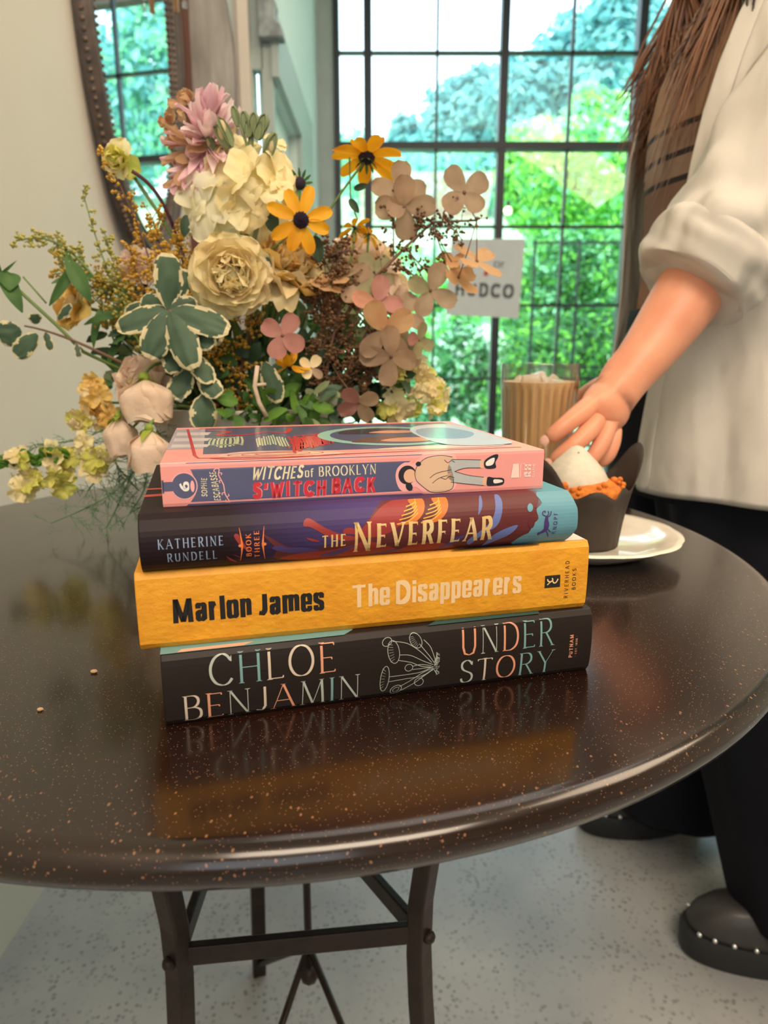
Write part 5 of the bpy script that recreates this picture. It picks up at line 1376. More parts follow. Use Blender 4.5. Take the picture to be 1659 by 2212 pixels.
# long green stem with a leaf at the left edge
rt = root('leafy_stem', 'long straight green stem slanting down from the left edge with a drooping leaf', 'stem', at(10, 590, .70))
q = MB(); q.tube([at(-15, 575, .70), at(60, 645, .70), at(120, 700, .70), at(180, 760, .71), at(330, 830, .75)], .0018, 8); q.tube([at(50, 598, .70), at(100, 655, .70)], .0009, 6); fin(q, 'stem', G_stem, rt)
q = MB()
for t_, b_, w_ in (((42, 662), (5, 585), .016), ((20, 620), (20, 590), .02), ((110, 655), (160, 575), .010), ((190, 640), (150, 565), .016), ((-10, 560), (0, 600), .006), ((28, 570), (0, 595), .003)):
    a = at(*b_, .70); b = at(*t_, .69); petal(q, frame_at(a, b - a, toward(a)), (b - a).length * 1.1, w_, curl=-.5, a=.5, b=.8, fold=.3, nv=8)
fin(q, 'leaves', [G_leaf], rt)
# dark leaves near the daisies
rt = root('leafy_stem', 'thin green stems and dark oval leaves beneath the forward-facing daisy', 'leaves', at(575, 560, .67))
q = MB()
for t_, b_, w_ in (((567, 590), (575, 545), .014), ((585, 455), (590, 500), .013), ((398, 505), (404, 465), .010), ((690, 560), (680, 510), .012), ((790, 400), (765, 408), .006), ((772, 455), (755, 430), .007)):
    a = at(*b_, .68); b = at(*t_, .675); petal(q, frame_at(a, b - a, toward(a)), (b - a).length * 1.1, w_, curl=-.4, a=.5, b=.6, fold=.2, nv=8)
fin(q, 'leaves', [G_dark, G_leaf], rt)
q = MB(); q.tube([at(650, 480, .67), at(600, 530, .69), at(575, 545, .69), at(570, 640, .71)], .0011, 6); q.tube([at(755, 340, .74), at(757, 430, .74), at(770, 470, .75)], .0008, 6); fin(q, 'stem', G_stem, rt)

# ---- drooping yellow sprays lower left, lower right
def cluster(name, label, pts_, Y, r_, mats, seed, group=None, stems=None, nper=5, leaf=True):
    rt = root(name, label, 'flower', at(*pts_[0][:2], Y), group); rnd = random.Random(seed); q = MB()
    for k, (x, y, *rr_) in enumerate(pts_):
        for j in range(nper):
            o = at(x + rnd.uniform(-14, 14), y + rnd.uniform(-14, 14), Y + rnd.uniform(-.012, .012))
            blossom(q, o, (rnd.gauss(0, .6), -1, rnd.gauss(0, .6)), (rr_[0] if rr_ else r_) * rnd.uniform(.7, 1.1), seed * 31 + k * 7 + j, 4, rnd.randrange(len(mats)), .3)
    fin(q, 'blossoms', mats, rt)
    if stems:
        q = MB()
        for P_ in stems: q.tube([at(x, y, Y + .01) for x, y in P_], .0013, 6)
        fin(q, 'stem', G_bright, rt)
    return rt
GD = 'drooping pale yellow sprays'
cluster('snapdragon_spray', 'pale yellow blossom spray trailing toward the lower left corner of the bouquet', [(220, 985), (185, 960), (140, 1000), (110, 985), (165, 915), (70, 1030), (55, 1045), (130, 1035), (205, 1010), (38, 985)], .66, .013, [P_cream, P_lem, P_cream2], 3, GD, [[(330, 880), (260, 950), (180, 985), (60, 1000), (-20, 1010)]], 4)
cluster('snapdragon_spray', 'orange-yellow blossom spray left of the wilted roses', [(200, 830), (205, 855), (225, 880), (190, 880), (230, 905)], .70, .012, [P_yel, P_yel, P_cream], 5, GD, [[(330, 860), (280, 870), (220, 870)]], 4)
cluster('snapdragon_spray', 'pale yellow blossom spray at the lower right beside the window', [(845, 815), (870, 800), (850, 845), (915, 800), (930, 835), (945, 850), (905, 850), (840, 890), (880, 880), (930, 870)], .72, .012, [P_lem, P_cream, P_cream2], 7, GD, [[(720, 850), (790, 850), (850, 870), (910, 850), (925, 800)], [(780, 860), (830, 880), (870, 890)], [(800, 900), (830, 900)]], 3)
rt = root('green_spike', 'soft green flower spike pointing out at the left edge', 'flower', at(20, 1000, .66)); q = MB(); rnd = random.Random(9)
for k in range(26):
    t = k / 26; o = at(lerp(150, -15, t), lerp(985, 1005, t) + rnd.uniform(-10, 10), .66); bud(q, o, (rnd.uniform(-1, .1), rnd.uniform(-.6, .2), rnd.uniform(-.8, .8)), .011, .006, k, 0, None)
fin(q, 'buds', [G_bright, P_cream], rt)

# ---- feathery fern, lower left
def fern(label, paths, Y, seed):
    rt = root('asparagus_fern', label, 'fern', at(*paths[0][0], Y), 'feathery fern fronds'); rnd = random.Random(seed); q = MB()
    for P_ in paths:
        C_ = catmull([tuple(at(x, y, Y)) for x, y in P_], 8)
        q.tube(C_, .0007, 5)
        for i in range(int(len(C_) * 1.3)):
            o = Vector(rnd.choice(C_)); d = Vector((rnd.gauss(0, 1), rnd.gauss(0, .8), rnd.gauss(-.2, 1))).normalized(); L_ = rnd.uniform(.012, .03)
            q.tube([o, o + d * L_], .00028, 3, cap=False)
            for j in range(7):
                o2 = o + d * L_ * rnd.uniform(.2, 1); d2 = (d + Vector((rnd.gauss(0, .7), rnd.gauss(0, .7), rnd.gauss(0, .7)))).normalized()
                q.tube([o2, o2 + d2 * rnd.uniform(.005, .010)], .00022, 3, cap=False)
    fin(q, 'frond', [mat('fern_green', (0.12, 0.24, 0.11), .7, noise_amt=.3)], rt, smooth=False)
fern('feathery green fern frond spread over the table left of the books', [[(340, 930), (300, 1000), (250, 1060), (180, 1100), (110, 1130)], [(320, 1000), (310, 1060), (280, 1110)], [(290, 1010), (260, 1080), (230, 1140)]], .66, 1)
fern('fine fern frond crossing the pale yellow blossoms', [[(330, 880), (240, 920), (170, 950), (80, 960)], [(250, 920), (230, 1000), (190, 1060)], [(260, 960), (250, 1000), (300, 1060)]], .68, 2)

# ---- fresh green filler by the rim
rnd = random.Random(12)
for nm_, lb, xs_, ys_, Y, n_, ms, L_ in (
    ('leaf_cluster', 'fresh green toothed leaves spilling over the middle of the vase rim', (500, 680), (850, 920), .665, 46, [G_bright, G_leaf], .022),
    ('leaf_cluster', 'dark leaves packed deep at the base of the bouquet', (400, 860), (740, 880), .73, 160, [G_dark, G_leaf, G_dark], .030),
    ('leaf_cluster', 'shaded green leaves behind the goldenrod at the left', (230, 450), (620, 850), .77, 110, [G_leaf, G_dark, G_sage], .030),
    ('leaf_cluster', 'dull green leaves behind the cream rose and brown sprays', (450, 800), (560, 760), .79, 130, [G_leaf, G_sage, G_dark], .030),
    ('leaf_cluster', 'small eucalyptus-like leaves drooping right of the vase rim', (640, 760), (840, 910), .68, 26, [G_var, G_sage], .020)):
    rt = root(nm_, lb, 'leaves', Vector((VX, Y, VZ + .12)), 'filler greenery'); q = MB()
    for k in range(n_):
        x, y = rnd.uniform(*xs_), rnd.uniform(*ys_); o = at(x, y, Y + rnd.uniform(-.02, .02))
        out = Vector((o.x - VX, 0, 0)) * 4
        petal(q, frame_at(o, out + Vector((rnd.gauss(0, .5), rnd.uniform(-.8, .2), rnd.gauss(.1, .6))), (rnd.gauss(0, .5), -1, rnd.uniform(0, 1))), L_ * rnd.uniform(.6, 1.2), L_ * rnd.uniform(.3, .6), curl=rnd.uniform(-.9, .3), ruf=.2, a=.5, b=.6, seed=k, nu=4, nv=5, mi=rnd.randrange(len(ms)), fold=.2)
    for k in range(n_ // 6):
        o = at(rnd.uniform(*xs_), rnd.uniform(*ys_), Y); q.tube(stem_path(o)[::2], .0010, 5, mi=0)
    fin(q, 'leaves', ms, rt)
# ================================================================ PLATE, MUFFIN, ICED COFFEE
M_plate = mat('cream_glazed_porcelain', (0.80, 0.74, 0.62), .08, coat=.6, noise_amt=.03)
PC = Vector((.188, .628, TABLE_H)); PR = .088
pl = thing('plate', 'cream porcelain plate with a gently scalloped rim under the muffin', 'plate', PC)
def scal(a, z): return 1 + (.018 * abs(math.sin(a * 6)) if z > .012 else 0)
q = MB(); q.lathe([(.0001, .001), (.05, .001), (.052, .0), (.056, .002), (.068, .007), (PR - .003, .0155), (PR, .0175), (PR - .001, .019), (PR - .006, .0185), (.066, .0125), (.054, .007), (.0001, .006)], 120, rf=scal)
q.build('dish', M_plate, pl, angle=1.2)

M_wrap = mat('dark_brown_parchment', (0.045, 0.032, 0.026), .62, noise_amt=.3, noise_scale=30, bump=.4, bump_scale=70, transl=.05)
M_cake = mat('orange_carrot_crumb', (0.72, 0.23, 0.03), .85, color2=(0.55, 0.14, 0.02), noise_scale=180, bump=1, bump_scale=300)
M_ice = mat('cream_cheese_frosting', (0.66, 0.60, 0.48), .55, color2=(0.58, 0.53, 0.43), noise_scale=120, bump=.2, bump_scale=200)
mp0 = Vector((.185, .626, TABLE_H + .0075))
mu_ = thing('muffin', 'carrot muffin with pale frosting in a dark brown paper wrap on the plate', 'muffin', mp0)
q = MB(); n = 96; rs = []
def fl_(a):
    "four tall folded corners of the tulip paper"
    return max(0, math.cos(2 * (a - .30))) ** 2.2
for i, t in enumerate([0, .04, .2, .4, .6, .75, .88, 1.0]):
    ring = []
    for k in range(n):
        a = 2 * PI * k / n; f = fl_(a)
        r_ = lerp(.0345, .0415, t) + .0035 * math.sin(a * 4 + 1.1) * t + f * .013 * t ** 2 + .0012 * noise.noise(Vector((math.cos(a) * 4, math.sin(a) * 4, t * 3)))
        z = t * (.053 + f * .036 + .004 * math.sin(a * 7) * t)
        ring.append((r_ * math.cos(a), r_ * math.sin(a), z))
    rs.append(ring)
q.add([(0, 0, 0)] + rs[0], [(0, (k + 1) % n + 1, k + 1) for k in range(n)])
q.rings(rs, cap=False)
q.build('paper_wrap', M_wrap, mu_, thick=.0007, angle=.6)
q = MB(); q.lathe([(.0001, .02), (.034, .02), (.0365, .042), (.037, .048), (.034, .055), (.024, .061), (.0001, .062)], 40, rf=lambda a, z: 1 + .05 * noise.noise(Vector((math.cos(a) * 3, math.sin(a) * 3, z * 60))))
rr = random.Random(5)
for k in range(70):
    a = rr.uniform(0, 2 * PI); r_ = rr.uniform(.022, .036); q.ball((r_ * math.cos(a), r_ * math.sin(a), .054 + rr.uniform(-.002, .006)), rr.uniform(.0018, .0042), nu=6, nv=4)
q.build('cake', M_cake, mu_, angle=.8)
q = MB(); c_ = Vector((-.0065, .004, -.0065))
q.lathe([(.0001, .056), (.027, .056), (.0285, .060), (.0275, .066), (.0235, .074), (.0165, .082), (.0095, .0895), (.0045, .0945), (.0001, .096)], 48, M=Matrix.Translation(c_) @ Matrix.Diagonal((1.1, 1.1, 1.02, 1)), rf=lambda a, z: 1 + .05 * noise.noise(Vector((math.cos(a) * 1.5, math.sin(a) * 1.5, z * 30))))
q.build('frosting', M_ice, mu_)
q = MB(); q.ball(c_ + Vector((-.001, -.0085, .0912)), .0018, nu=8, nv=6); q.build('seed', mat('poppy_seed', (0.16, 0.13, 0.08), .7), mu_)

# ribbed glass of iced coffee
GC = Vector((at(1167, 800, .775).x, .775, TABLE_H))
zt = at(1167, 786, .735).z - TABLE_H
R0 = abs(at(1251, 795, .775).x - at(1083, 795, .775).x) / 2
gl = thing('iced_coffee_glass', 'tall ribbed glass of milky iced coffee held by the hand', 'glass', GC)
M_clear = glass_mat('clear_glass', (.96, .98, .975), .22)
def rib(a, z): return 1 + (.022 * math.cos(a * 26) if .02 < z < zt * .84 else 0)
RB = R0 * .80
q = MB(); q.lathe([(.0001, 0), (RB * .97, 0), (RB, .004), (lerp(RB, R0, .15), .021), (lerp(RB, R0, .8), zt * .835), (R0, zt * .86), (R0, zt - .001), (R0 - .0006, zt), (R0 - .0012, zt - .001), (R0 - .0012, zt * .86), (lerp(RB, R0, .8) - .0012, zt * .835), (lerp(RB, R0, .15) - .0012, .021), (RB - .0012, .012), (.0001, .011)], 240, rf=rib)
q.build('tumbler', M_clear, gl, angle=1.2)
M_cof = mat('milky_coffee', (0.84, 0.52, 0.26), .35, color2=(0.76, 0.44, 0.20), noise_scale=18, stretch=(1, 1, .4))
q = MB()
def rib2(a, z): return 1 + (.022 * math.cos(a * 26) if .02 < z < zt * .84 else 0)
zc = zt * .885
q.lathe([(.0001, .0115), (RB - .0018, .0125), (lerp(RB, R0, .15) - .0018, .021), (lerp(RB, R0, .8) - .0018, zt * .835), (R0 - .0018, zt * .86), (R0 - .0018, zc), (.0001, zc)], 240, rf=rib2)
q.build('coffee', M_cof, gl, angle=.8)
q = MB(); rr = random.Random(2)
for (x, y, s_) in ((-.013, -.016, .013), (.014, -.014, .012), (.0, .014, .014), (-.018, .012, .010), (.02, .01, .011), (.002, -.02, .010)):
    M = Matrix.Translation((x, y, zc - .007)) @ Matrix.Rotation(rr.uniform(0, 3), 4, Vector((rr.random(), rr.random(), 1)).normalized())
    q.box((-s_, -s_, -s_ * .8), (s_, s_, s_ * .8), M=M)
M_icec = mat('ice_cube', (0.95, 0.85, 0.72), .12, trans=.55, ior=1.31)
q.build('ice', M_icec, gl, bevel=.003, bseg=3)
# ================================================================ PERSON
M_skin = mat('skin', (0.78, 0.36, 0.22), .45, color2=(0.72, 0.30, 0.18), noise_scale=25, sss=.25, bump=.08, bump_scale=400)
M_nail = mat('fingernail', (0.86, 0.50, 0.40), .25, coat=.3)
M_shirt = mat('offwhite_cotton_shirt', (0.80, 0.76, 0.69), .85, color2=(0.76, 0.72, 0.65), noise_scale=4, bump=.12, bump_scale=500, transl=.25)
N, L, B = nodes(M_shirt)
tcs = [n for n in N if n.type == 'TEX_COORD'][0]
def crease(scale, stretch, strength, dist, prev, rot=(0, 0, 0)):
    mp_ = N.new('ShaderNodeMapping'); mp_.inputs['Scale'].default_value = stretch; mp_.inputs['Rotation'].default_value = rot; L.new(tcs.outputs['Object'], mp_.inputs['Vector'])
    nn_ = N.new('ShaderNodeTexNoise'); nn_.inputs['Scale'].default_value = scale; nn_.inputs['Detail'].default_value = 1.5; nn_.inputs['Distortion'].default_value = .25; L.new(mp_.outputs[0], nn_.inputs['Vector'])
    b_ = N.new('ShaderNodeBump'); b_.inputs['Strength'].default_value = strength; b_.inputs['Distance'].default_value = dist
    L.new(nn_.outputs['Fac'], b_.inputs['Height'])
    if prev: L.new(prev.outputs[0], b_.inputs['Normal'])
    return b_
c1 = crease(9, (1.5, 1.5, .5), .9, .05, None, (0, .45, 0)); c2 = crease(22, (1.3, 1.3, .7), .5, .010, c1, (.5, .8, 0))
L.new(c2.outputs[0], B.inputs['Normal'])
M_topc = mat('brown_striped_knit', (0.28, 0.17, 0.11), .85)
N, L, B = nodes(M_topc)
tc = [n for n in N if n.type == 'TEX_COORD'][0]
sp = N.new('ShaderNodeSeparateXYZ'); L.new(tc.outputs['Object'], sp.inputs[0])
rp = N.new('ShaderNodeValToRGB'); mr_ = N.new('ShaderNodeMapRange'); mr_.inputs[1].default_value = .80; mr_.inputs[2].default_value = 1.40
L.new(sp.outputs[2], mr_.inputs[0]); L.new(mr_.outputs[0], rp.inputs[0])
e = rp.color_ramp.elements; rp.color_ramp.interpolation = 'CONSTANT'
e[0].position = 0; e[0].color = (0.36, 0.24, 0.16, 1); e[1].position = .16; e[1].color = (0.20, 0.10, 0.07, 1)
dkc = (0.025, 0.02, 0.022, 1)
for ps, c in ((.30, (0.26, 0.13, 0.08, 1)), (.36, (0.19, 0.11, 0.075, 1)), (.56, dkc), (.572, (0.27, 0.18, 0.13, 1)), (.612, dkc), (.625, (0.27, 0.18, 0.13, 1)), (.665, dkc), (.678, (0.33, 0.20, 0.12, 1))):
    k = e.new(ps); k.color = c
L.new(rp.outputs[0], B.inputs['Base Color'])
M_pant = mat('black_wide_trousers', (0.0045, 0.0055, 0.010), .85, color2=(0.0025, 0.003, 0.006), noise_scale=3, spec=.25)
M_hair = mat('brown_hair', (0.10, 0.048, 0.030), .45, color2=(0.055, 0.026, 0.018), noise_scale=9, stretch=(14, 14, 1))
M_shoe = mat('matte_black_leather', (0.035, 0.033, 0.033), .5, noise_amt=.2, coat=.1); M_sole = mat('black_rubber_sole', (0.018, 0.020, 0.022), .55); M_stud = mat('silver_stud', (0.85, 0.85, 0.88), .2, metal=1)

BX, BY = .515, 1.02             # where the person stands, facing the table (-X)
pr = thing('person', 'person in open off-white shirt, brown knit top and black trousers, reaching for the coffee', 'person', (BX, BY, 0))

# ---- body: one skinned surface
nodes_ = []; edges = []
def nd(p, r): nodes_.append((Vector(p), r)); return len(nodes_) - 1
def chain(start, pts):
    prev = start; ids = []
    for p, r in pts:
        i = nd(p, r); edges.append((prev, i)); prev = i; ids.append(i)
    return ids
pel = nd((BX + .01, BY, .90), (.12, .15))
sp_ = chain(pel, [((BX + .01, BY, 1.02), (.10, .125)), ((BX + .005, BY, 1.16), (.11, .14)), ((BX + .01, BY, 1.29), (.10, .13)), ((BX + .02, BY, 1.37), (.06, .07)), ((BX + .01, BY, 1.43), .048), ((BX - .005, BY, 1.49), .06), ((BX - .02, BY, 1.555), (.085, .075)), ((BX - .015, BY, 1.61), (.075, .068))])
chest = sp_[2]
EL = at(1535, 560, .80); WR = at(1340, 838, .745)
SH = Vector((BX + .03, BY - .165, 1.315))
AW = .8 / FPX
arm = chain(chest, [(SH, .055), (SH.lerp(EL, .5), .046), (EL, .043), (at(1478, 650, .79), .0405), (at(1425, 725, .775), .035), (at(1378, 790, .76), .0285), (WR, (.024, .028))])
HP = at(1308, 876, .738)
hand0 = chain(arm[-1], [(at(1322, 860, .742), (.0235, .028)), (HP, (.021, .027))])
# far arm, hanging
chain(chest, [((BX + .03, BY + .165, 1.315), .055), ((BX + .04, BY + .215, 1.15), .045), ((BX + .02, BY + .225, 1.02), .04), ((BX - .01, BY + .22, .90), .032), ((BX - .04, BY + .215, .80), .025), ((BX - .06, BY + .21, .74), (.02, .034)), ((BX - .07, BY + .21, .68), (.014, .03))])
for sgn in (-1, 1):
    fx = (.66 if sgn < 0 else .575); fy = (.89 if sgn < 0 else 1.17)
    chain(pel, [((BX + .02, BY + sgn * .085, .80), .095), ((lerp(BX, fx, .5), lerp(BY + sgn * .085, fy, .5), .48), .062), ((fx, fy, .12), .04), ((fx - .10, fy, .055), .032)])
# fingers: bases on the knuckle line, curling round the glass
F = []
F.append(chain(hand0[1], [(at(1272, 880, .722), .0125), (at(1246, 898, .703), .0108), (at(1222, 918, .695), .0098), (at(1200, 936, .695), .0090), (at(1183, 951, .699), .0076)]))
F.append(chain(hand0[1], [(at(1292, 905, .722), .0125), (at(1268, 935, .700), .0106), (at(1240, 962, .692), .0097), (at(1214, 982, .693), .0090), (at(1190, 1001, .698), .0076)]))
F.append(chain(hand0[1], [(at(1310, 922, .726), .0118), (at(1302, 950, .708), .0100), (at(1288, 980, .700), .0092), (at(1262, 1006, .702), .0085), (at(1240, 1024, .708), .0072)]))
F.append(chain(hand0[1], [(at(1325, 925, .738), .0105), (at(1326, 952, .728), .0088), (at(1314, 985, .722), .0082), (at(1292, 1008, .724), .0072)]))
F.append(chain(arm[-1], [(at(1318, 832, .765), .0145), (at(1292, 838, .795), .0125), (at(1268, 850, .822), .0108), (at(1238, 872, .835), .0090)]))
me = bpy.data.meshes.new('body')
me.from_pydata([tuple(p) for p, r in nodes_], edges, [])
bo = bpy.data.objects.new('body', me); col.objects.link(bo)
sk = bo.modifiers.new('skin', 'SKIN'); sk.use_smooth_shade = True
for i, (p, r) in enumerate(nodes_):
    v = me.skin_vertices[0].data[i]; v.radius = r if isinstance(r, tuple) else (r, r); v.use_root = (i == 0)
ss = bo.modifiers.new('sub', 'SUBSURF'); ss.levels = 2; ss.render_levels = 2
dg = bpy.context.evaluated_depsgraph_get()
bm_ = bpy.data.meshes.new_from_object(bo.evaluated_get(dg))
bpy.data.objects.remove(bo)
body = bpy.data.objects.new('body', bm_); col.objects.link(body)
bm_.materials.clear(); bm_.materials.append(M_skin)
bm_.polygons.foreach_set('use_smooth', [True] * len(bm_.polygons))
put(body, pr)
# nails on the two fingers that show
for k, (f, w_) in enumerate(((F[0], .0052), (F[1], .0052))):
    tip, prv = nodes_[f[-1]][0], nodes_[f[-2]][0]
    d = (tip - prv).normalized(); up = (toward(tip) + Vector((0, 0, .55))).normalized(); up = (up - d * up.dot(d)).normalized(); sd = d.cross(up)
    o = tip + d * .0015 + up * .0062; q = MB(); rs = []
    for i in range(7):
        t = i / 6 * 2 - 1; hw = w_ * math.sqrt(max(.02, 1 - abs(t) ** 3.2))
        rs.append([o + d * t * .0055 + sd * (j / 4 - .5) * 2 * hw - up * (.0022 * abs(j / 4 - .5) ** 2 * 4 * .55 + .0008 * max(0, t) ** 2) for j in range(5)])
    q.rings(rs, cap=False, close=False)
    fin(q, 'fingernail', [M_nail], pr)
# face: simple features on the head (above the picture's edge)
hc = Vector((BX - .02, BY, 1.555))
q = MB(); q.ball(hc + Vector((.01, 0, .0)), (.092, .074, .112), nu=28, nv=20)
q.ball(hc + Vector((-.088, 0, -.012)), (.018, .012, .022), nu=12, nv=8); q.ball(hc + Vector((-.055, 0, -.075)), (.032, .034, .030), nu=14, nv=10)
for s_ in (-1, 1): q.ball(hc + Vector((.012, s_ * .074, -.01)), (.016, .008, .028), nu=10, nv=8)
fin(q, 'head', [M_skin], pr)
q = MB()
for s_ in (-1, 1): q.ball(hc + Vector((-.076, s_ * .030, .008)), (.011, .014, .009), nu=12, nv=8)
fin(q, 'eyes', [mat('eye_dark', (0.06, 0.035, 0.025), .2)], pr)
q = MB(); q.ball(hc + Vector((-.088, 0, -.050)), (.008, .022, .006), nu=12, nv=8); fin(q, 'mouth', [mat('lips', (0.55, 0.20, 0.16), .4)], pr)

# ---- clothes as shaped shells
def shell(name, rows, m, a0, a1, n=64, thick=.003, wr=0, seed=0, sub=1, fold_=0, parent=None):
    "rows: (z, cx, cy, rx, ry); angle 180 deg faces the table"
    q = MB(); rs = []
    for i, (z, cx, cy, rx, ry, *ex) in enumerate(rows):
        ring = []
        aa0, aa1 = (ex[0], ex[1]) if len(ex) > 1 else (a0, a1)
        for k in range(n + 1):
            a = math.radians(lerp(aa0, aa1, k / n)); ca, sa = math.cos(a), math.sin(a)
            f = 1 + wr * noise.noise(Vector((ca * 2.4, sa * 2.4, z * 3 + seed))) + fold_ * math.sin(a * 9 + 3 * noise.noise(Vector((ca, sa, z * 2 + seed)))) * (1 - i / max(1, len(rows) - 1) if fold_ > 0 else 1)
            dz = ex[2] * math.sin(a) if len(ex) > 2 else 0
            ring.append((cx + rx * f * ca, cy + ry * f * sa, z + dz))
        rs.append(ring)
    q.rings(rs, cap=False, close=False)
    return put(q.build(name, [m], smooth=True, thick=thick, sub=sub), pr)
# knit top
shell('knit_top', [(.85, BX, BY, .150, .165), (.92, BX, BY, .145, .160), (1.02, BX, BY, .135, .150), (1.12, BX, BY, .138, .158), (1.22, BX + .0, BY, .150, .170), (1.32, BX + .01, BY, .135, .165), (1.38, BX + .02, BY, .10, .13), (1.41, BX + .02, BY, .075, .09)], M_topc, 0, 360, wr=.05, seed=3)
# trousers: hips then two wide legs
shell('trousers', [(.72, BX + .0, BY, .165, .19), (.80, BX, BY, .168, .188), (.90, BX, BY, .158, .174), (.985, BX, BY, .152, .166)], M_pant, 0, 360, wr=.04, seed=5)
def leg_shell(fx, fy, s_, sd):
    rows = []
    for t in [0, .12, .3, .5, .7, .88, 1]:
        z = lerp(.80, .075, t)
        rows.append((z, lerp(BX + .005, fx + .01, t ** 1.1), lerp(BY + s_ * .075, fy, t), lerp(.150, .128, t), lerp(.115, .112, t)))
    return shell('trouser_leg', rows, M_pant, 0, 360, wr=.10, seed=sd, fold_=.035)
leg_shell(.665, .90, -1, 8); leg_shell(.560, 1.17, 1, 9)
# open shirt: near flap edge ... round the back ... far flap edge
def sh_rows():
    out = []
    for z, cx, cy, rx, ry, near, far in ((.735, .0, 0, .190, .225, 205, 512), (.80, 0, 0, .186, .215, 203, 512), (.90, 0, 0, .172, .195, 205, 513), (1.00, 0, 0, .165, .187, 209, 514),
                              (1.10, .0, 0, .168, .190, 213, 513), (1.20, .005, 0, .175, .198, 216, 514), (1.30, .012, 0, .160, .192, 220, 512), (1.37, .02, 0, .12, .155, 222, 505), (1.42, .025, 0, .085, .10, 222, 500), (1.45, .03, 0, .07, .085, 222, 500)):
        out.append((z, BX + cx, BY + cy, rx, ry, near, far))
    return out
shell('shirt', sh_rows(), M_shirt, 200, 510, wr=.07, seed=11, n=110, fold_=.018)
# placket strip on the near edge
q = MB(); rs = []
for z, cx, cy, rx, ry, near, far in sh_rows():
    r_ = []
    for da in (0, 4, 9):
        a = math.radians(near + da); f = 1.02 + .07 * noise.noise(Vector((math.cos(a) * 2.4, math.sin(a) * 2.4, z * 3 + 11)))
        r_.append((cx + rx * f * math.cos(a), cy + ry * f * math.sin(a), z))
    rs.append(r_)
q.rings(rs, cap=False, close=False); put(q.build('placket', [M_shirt], thick=.003, sub=1), pr)
# sleeve down to the elbow, with a thick rolled cuff
def sleeve(name, pts_, rad, n=40, wr=.12, seed=0, ridges=0, thick=.003):
    P_ = [Vector(p) for p in pts_]; C_ = []
    for i in range(len(P_) - 1):
        for k in range(5): C_.append(tuple(v for v in catm(P_, i, k / 5)))
    C_.append(tuple(P_[-1])); C_ = [Vector(c) for c in C_]
    q = MB(); rs = []; prev = None
    for i, p in enumerate(C_):
        t = (C_[min(i + 1, len(C_) - 1)] - C_[max(0, i - 1)]).normalized()
        a = t.orthogonal().normalized() if prev is None else (prev - t * prev.dot(t)).normalized(); prev = a; b = t.cross(a)
        u = i / (len(C_) - 1) * (len(rad) - 1); k0 = min(int(u), len(rad) - 2); r0 = lerp(rad[k0], rad[k0 + 1], u - k0)
        ring = []
        for k in range(n):
            an = 2 * PI * k / n; d = a * math.cos(an) + b * math.sin(an)
            f = 1 + wr * noise.noise(d * 1.7 + Vector((seed, i * .25, 0))) + ridges * (abs(math.sin(i * .62 + 1.9 * math.cos(an + seed))) ** .6 - .6)
            ring.append(p + d * r0 * f)
        rs.append(ring)
    q.rings(rs, cap=False)
    return put(q.build(name, [M_shirt], thick=thick, sub=1), pr)
def catm(P, i, t):
    p0 = P[max(i - 1, 0)]; p1 = P[i]; p2 = P[i + 1]; p3 = P[min(i + 2, len(P) - 1)]
    return .5 * (2 * p1 + (p2 - p0) * t + (2 * p0 - 5 * p1 + 4 * p2 - p3) * t * t + (3 * p1 - p0 - 3 * p2 + p3) * t ** 3)
sleeve('sleeve', [SH + Vector((-.01, .03, .03)), SH + Vector((0, -.01, -.02)), SH.lerp(EL, .5), SH.lerp(EL, .8), EL + Vector((.0, 0, .01)), at(1515, 590, .795)], [.080, .080, .074, .070, .066, .062], wr=.26, seed=2, ridges=.13)
ax_c = (at(1440, 700, .778) - at(1560, 530, .80)).normalized()
c0_ = at(1555, 525, .80); c1_ = at(1488, 622, .79)
sleeve('cuff', [c0_, c0_.lerp(c1_, .35), c0_.lerp(c1_, .7), c1_, c1_ - ax_c * .006, c1_ - ax_c * .02], [.060, .074, .071, .064, .058, .050, .047], wr=.10, seed=7, thick=.004)
sleeve('far_sleeve', [(BX + .03, BY + .13, 1.34), (BX + .03, BY + .175, 1.30), (BX + .04, BY + .215, 1.15), (BX + .02, BY + .225, 1.03)], [.075, .078, .068, .066], wr=.15, seed=4)

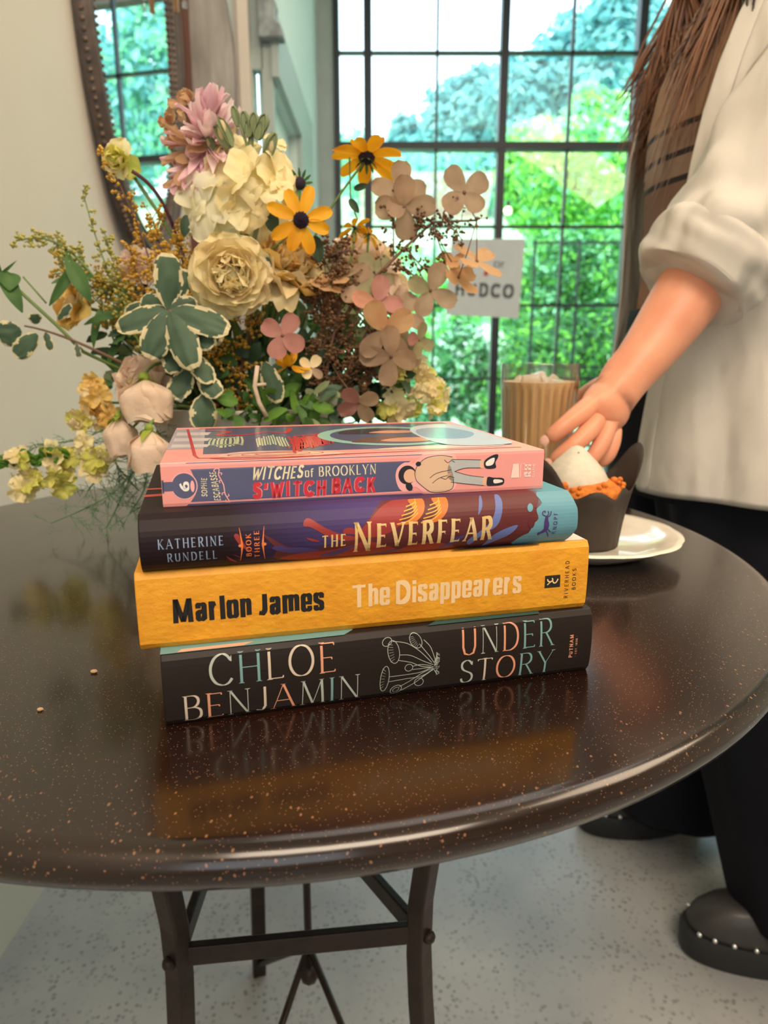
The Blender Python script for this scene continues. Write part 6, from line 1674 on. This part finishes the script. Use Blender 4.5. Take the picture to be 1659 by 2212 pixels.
# ---- hair
q = MB(); rnd = random.Random(21)
for k in range(135):
    th = rnd.uniform(-2.5, 2.5); s_ = 1 if th > 0 else -1
    tx0 = rnd.gauss(BX - .095, .042) if rnd.random() < .6 else rnd.gauss(BX + .02, .05); ty0 = BY + s_ * rnd.uniform(.01, .14)
    tz0 = rnd.uniform(1.13, 1.27) if th < 0 else rnd.uniform(1.14, 1.30)
    cur = rnd.uniform(-.015, .02); tx0 = max(tx0, BX - .165)
    mi = rnd.choice([0, 1, 1, 1, 2]) if tx0 > BX - .12 else rnd.choice([0, 0, 2, 2, 3])
    for h_ in range(16):
        g = lambda a: rnd.gauss(0, a)
        th2 = th + g(.10); y0 = BY + .075 * math.sin(th2); x0 = BX - .01 + .09 * math.cos(th2)
        tx = tx0 + g(.009); ty = ty0 + g(.009); tz = tz0 + g(.018)
        P_ = [Vector((BX + .0 + g(.01), BY + g(.012), 1.668)), Vector((x0 - .005, y0 + s_ * .02, 1.62)), Vector((x0 - .02 + g(.004), y0 + s_ * .035 + g(.004), 1.45)),
              Vector((lerp(x0, tx, .7) + cur + g(.007), lerp(y0, ty, .8) + g(.007), 1.33)), Vector((tx, ty, tz))]
        C_ = []
        for i in range(4):
            for j in range(5): C_.append(catm(P_, i, j / 5))
        C_.append(P_[4]); w_ = rnd.uniform(.0011, .0021)
        q.tube(C_, [w_ * (1 if i < 15 else max(.12, (20.5 - i) / 6)) for i in range(21)], 4, mi)
q.ball(hc + Vector((.022, 0, .022)), (.098, .086, .108), nu=20, nv=14)
fin(q, 'hair', [M_hair, mat('dark_brown_hair', (0.028, 0.016, 0.016), .4), mat('copper_hair_ends', (0.24, 0.11, 0.055), .42), mat('ashy_hair_ends', (0.36, 0.27, 0.20), .5)], pr)

# ---- shoes: chunky black clogs with a row of studs
def shoe(tx, ty, ang):
    Lh = .255
    def outl(s_, k=1.0):
        out = []
        for i in range(48):
            a = 2 * PI * i / 48; x = Lh / 2 - Lh / 2 * math.cos(a) * k; yy = math.sin(a)
            wd = (.050 if x < Lh * .45 else lerp(.050, .036, (x - Lh * .45) / (Lh * .55)))
            out.append((x, wd * k * math.copysign(abs(yy) ** .75, yy)))
        return out
    M = Matrix.Translation((tx, ty, 0)) @ Matrix.Rotation(ang, 4, 'Z')
    q = MB(); rs = []
    for z, k in ((.046, .95), (.058, .95), (.075, .90), (.090, .80), (.100, .66), (.106, .45), (.108, .15)):
        rs.append([(Lh / 2 + (x - Lh / 2) + (1 - k) * .055, y, z + (.0 if x < Lh * .35 else .012 * (x - Lh * .35) / Lh * (z > .06))) for x, y in outl(1, k)])
    q.rings(rs, M=M); up = q.build('shoe', M_shoe); put(up, pr)
    q = MB(); q.rings([[(x, y, z) for x, y in outl(1, k)] for z, k in ((0, .93), (.006, .985), (.03, 1.0), (.043, 1.0), (.048, .975))], M=M); put(q.build('sole', M_sole, angle=.9), up)
    for i in range(4, 46, 2):
        a = 2 * PI * (i - 24) / 48
        if math.cos(a + PI) < -.92: continue
        x, y = outl(1, .975)[i % 48]
        s_ = MB(); s_.ball((x, y, .053), .0042, nu=10, nv=6, M=M); put(s_.build('stud', M_stud), up)
    up['label'] = 'black clog with a row of silver studs above its thick sole'
shoe(.468, .905, math.radians(-8))
shoe(.385, 1.185, math.radians(4))
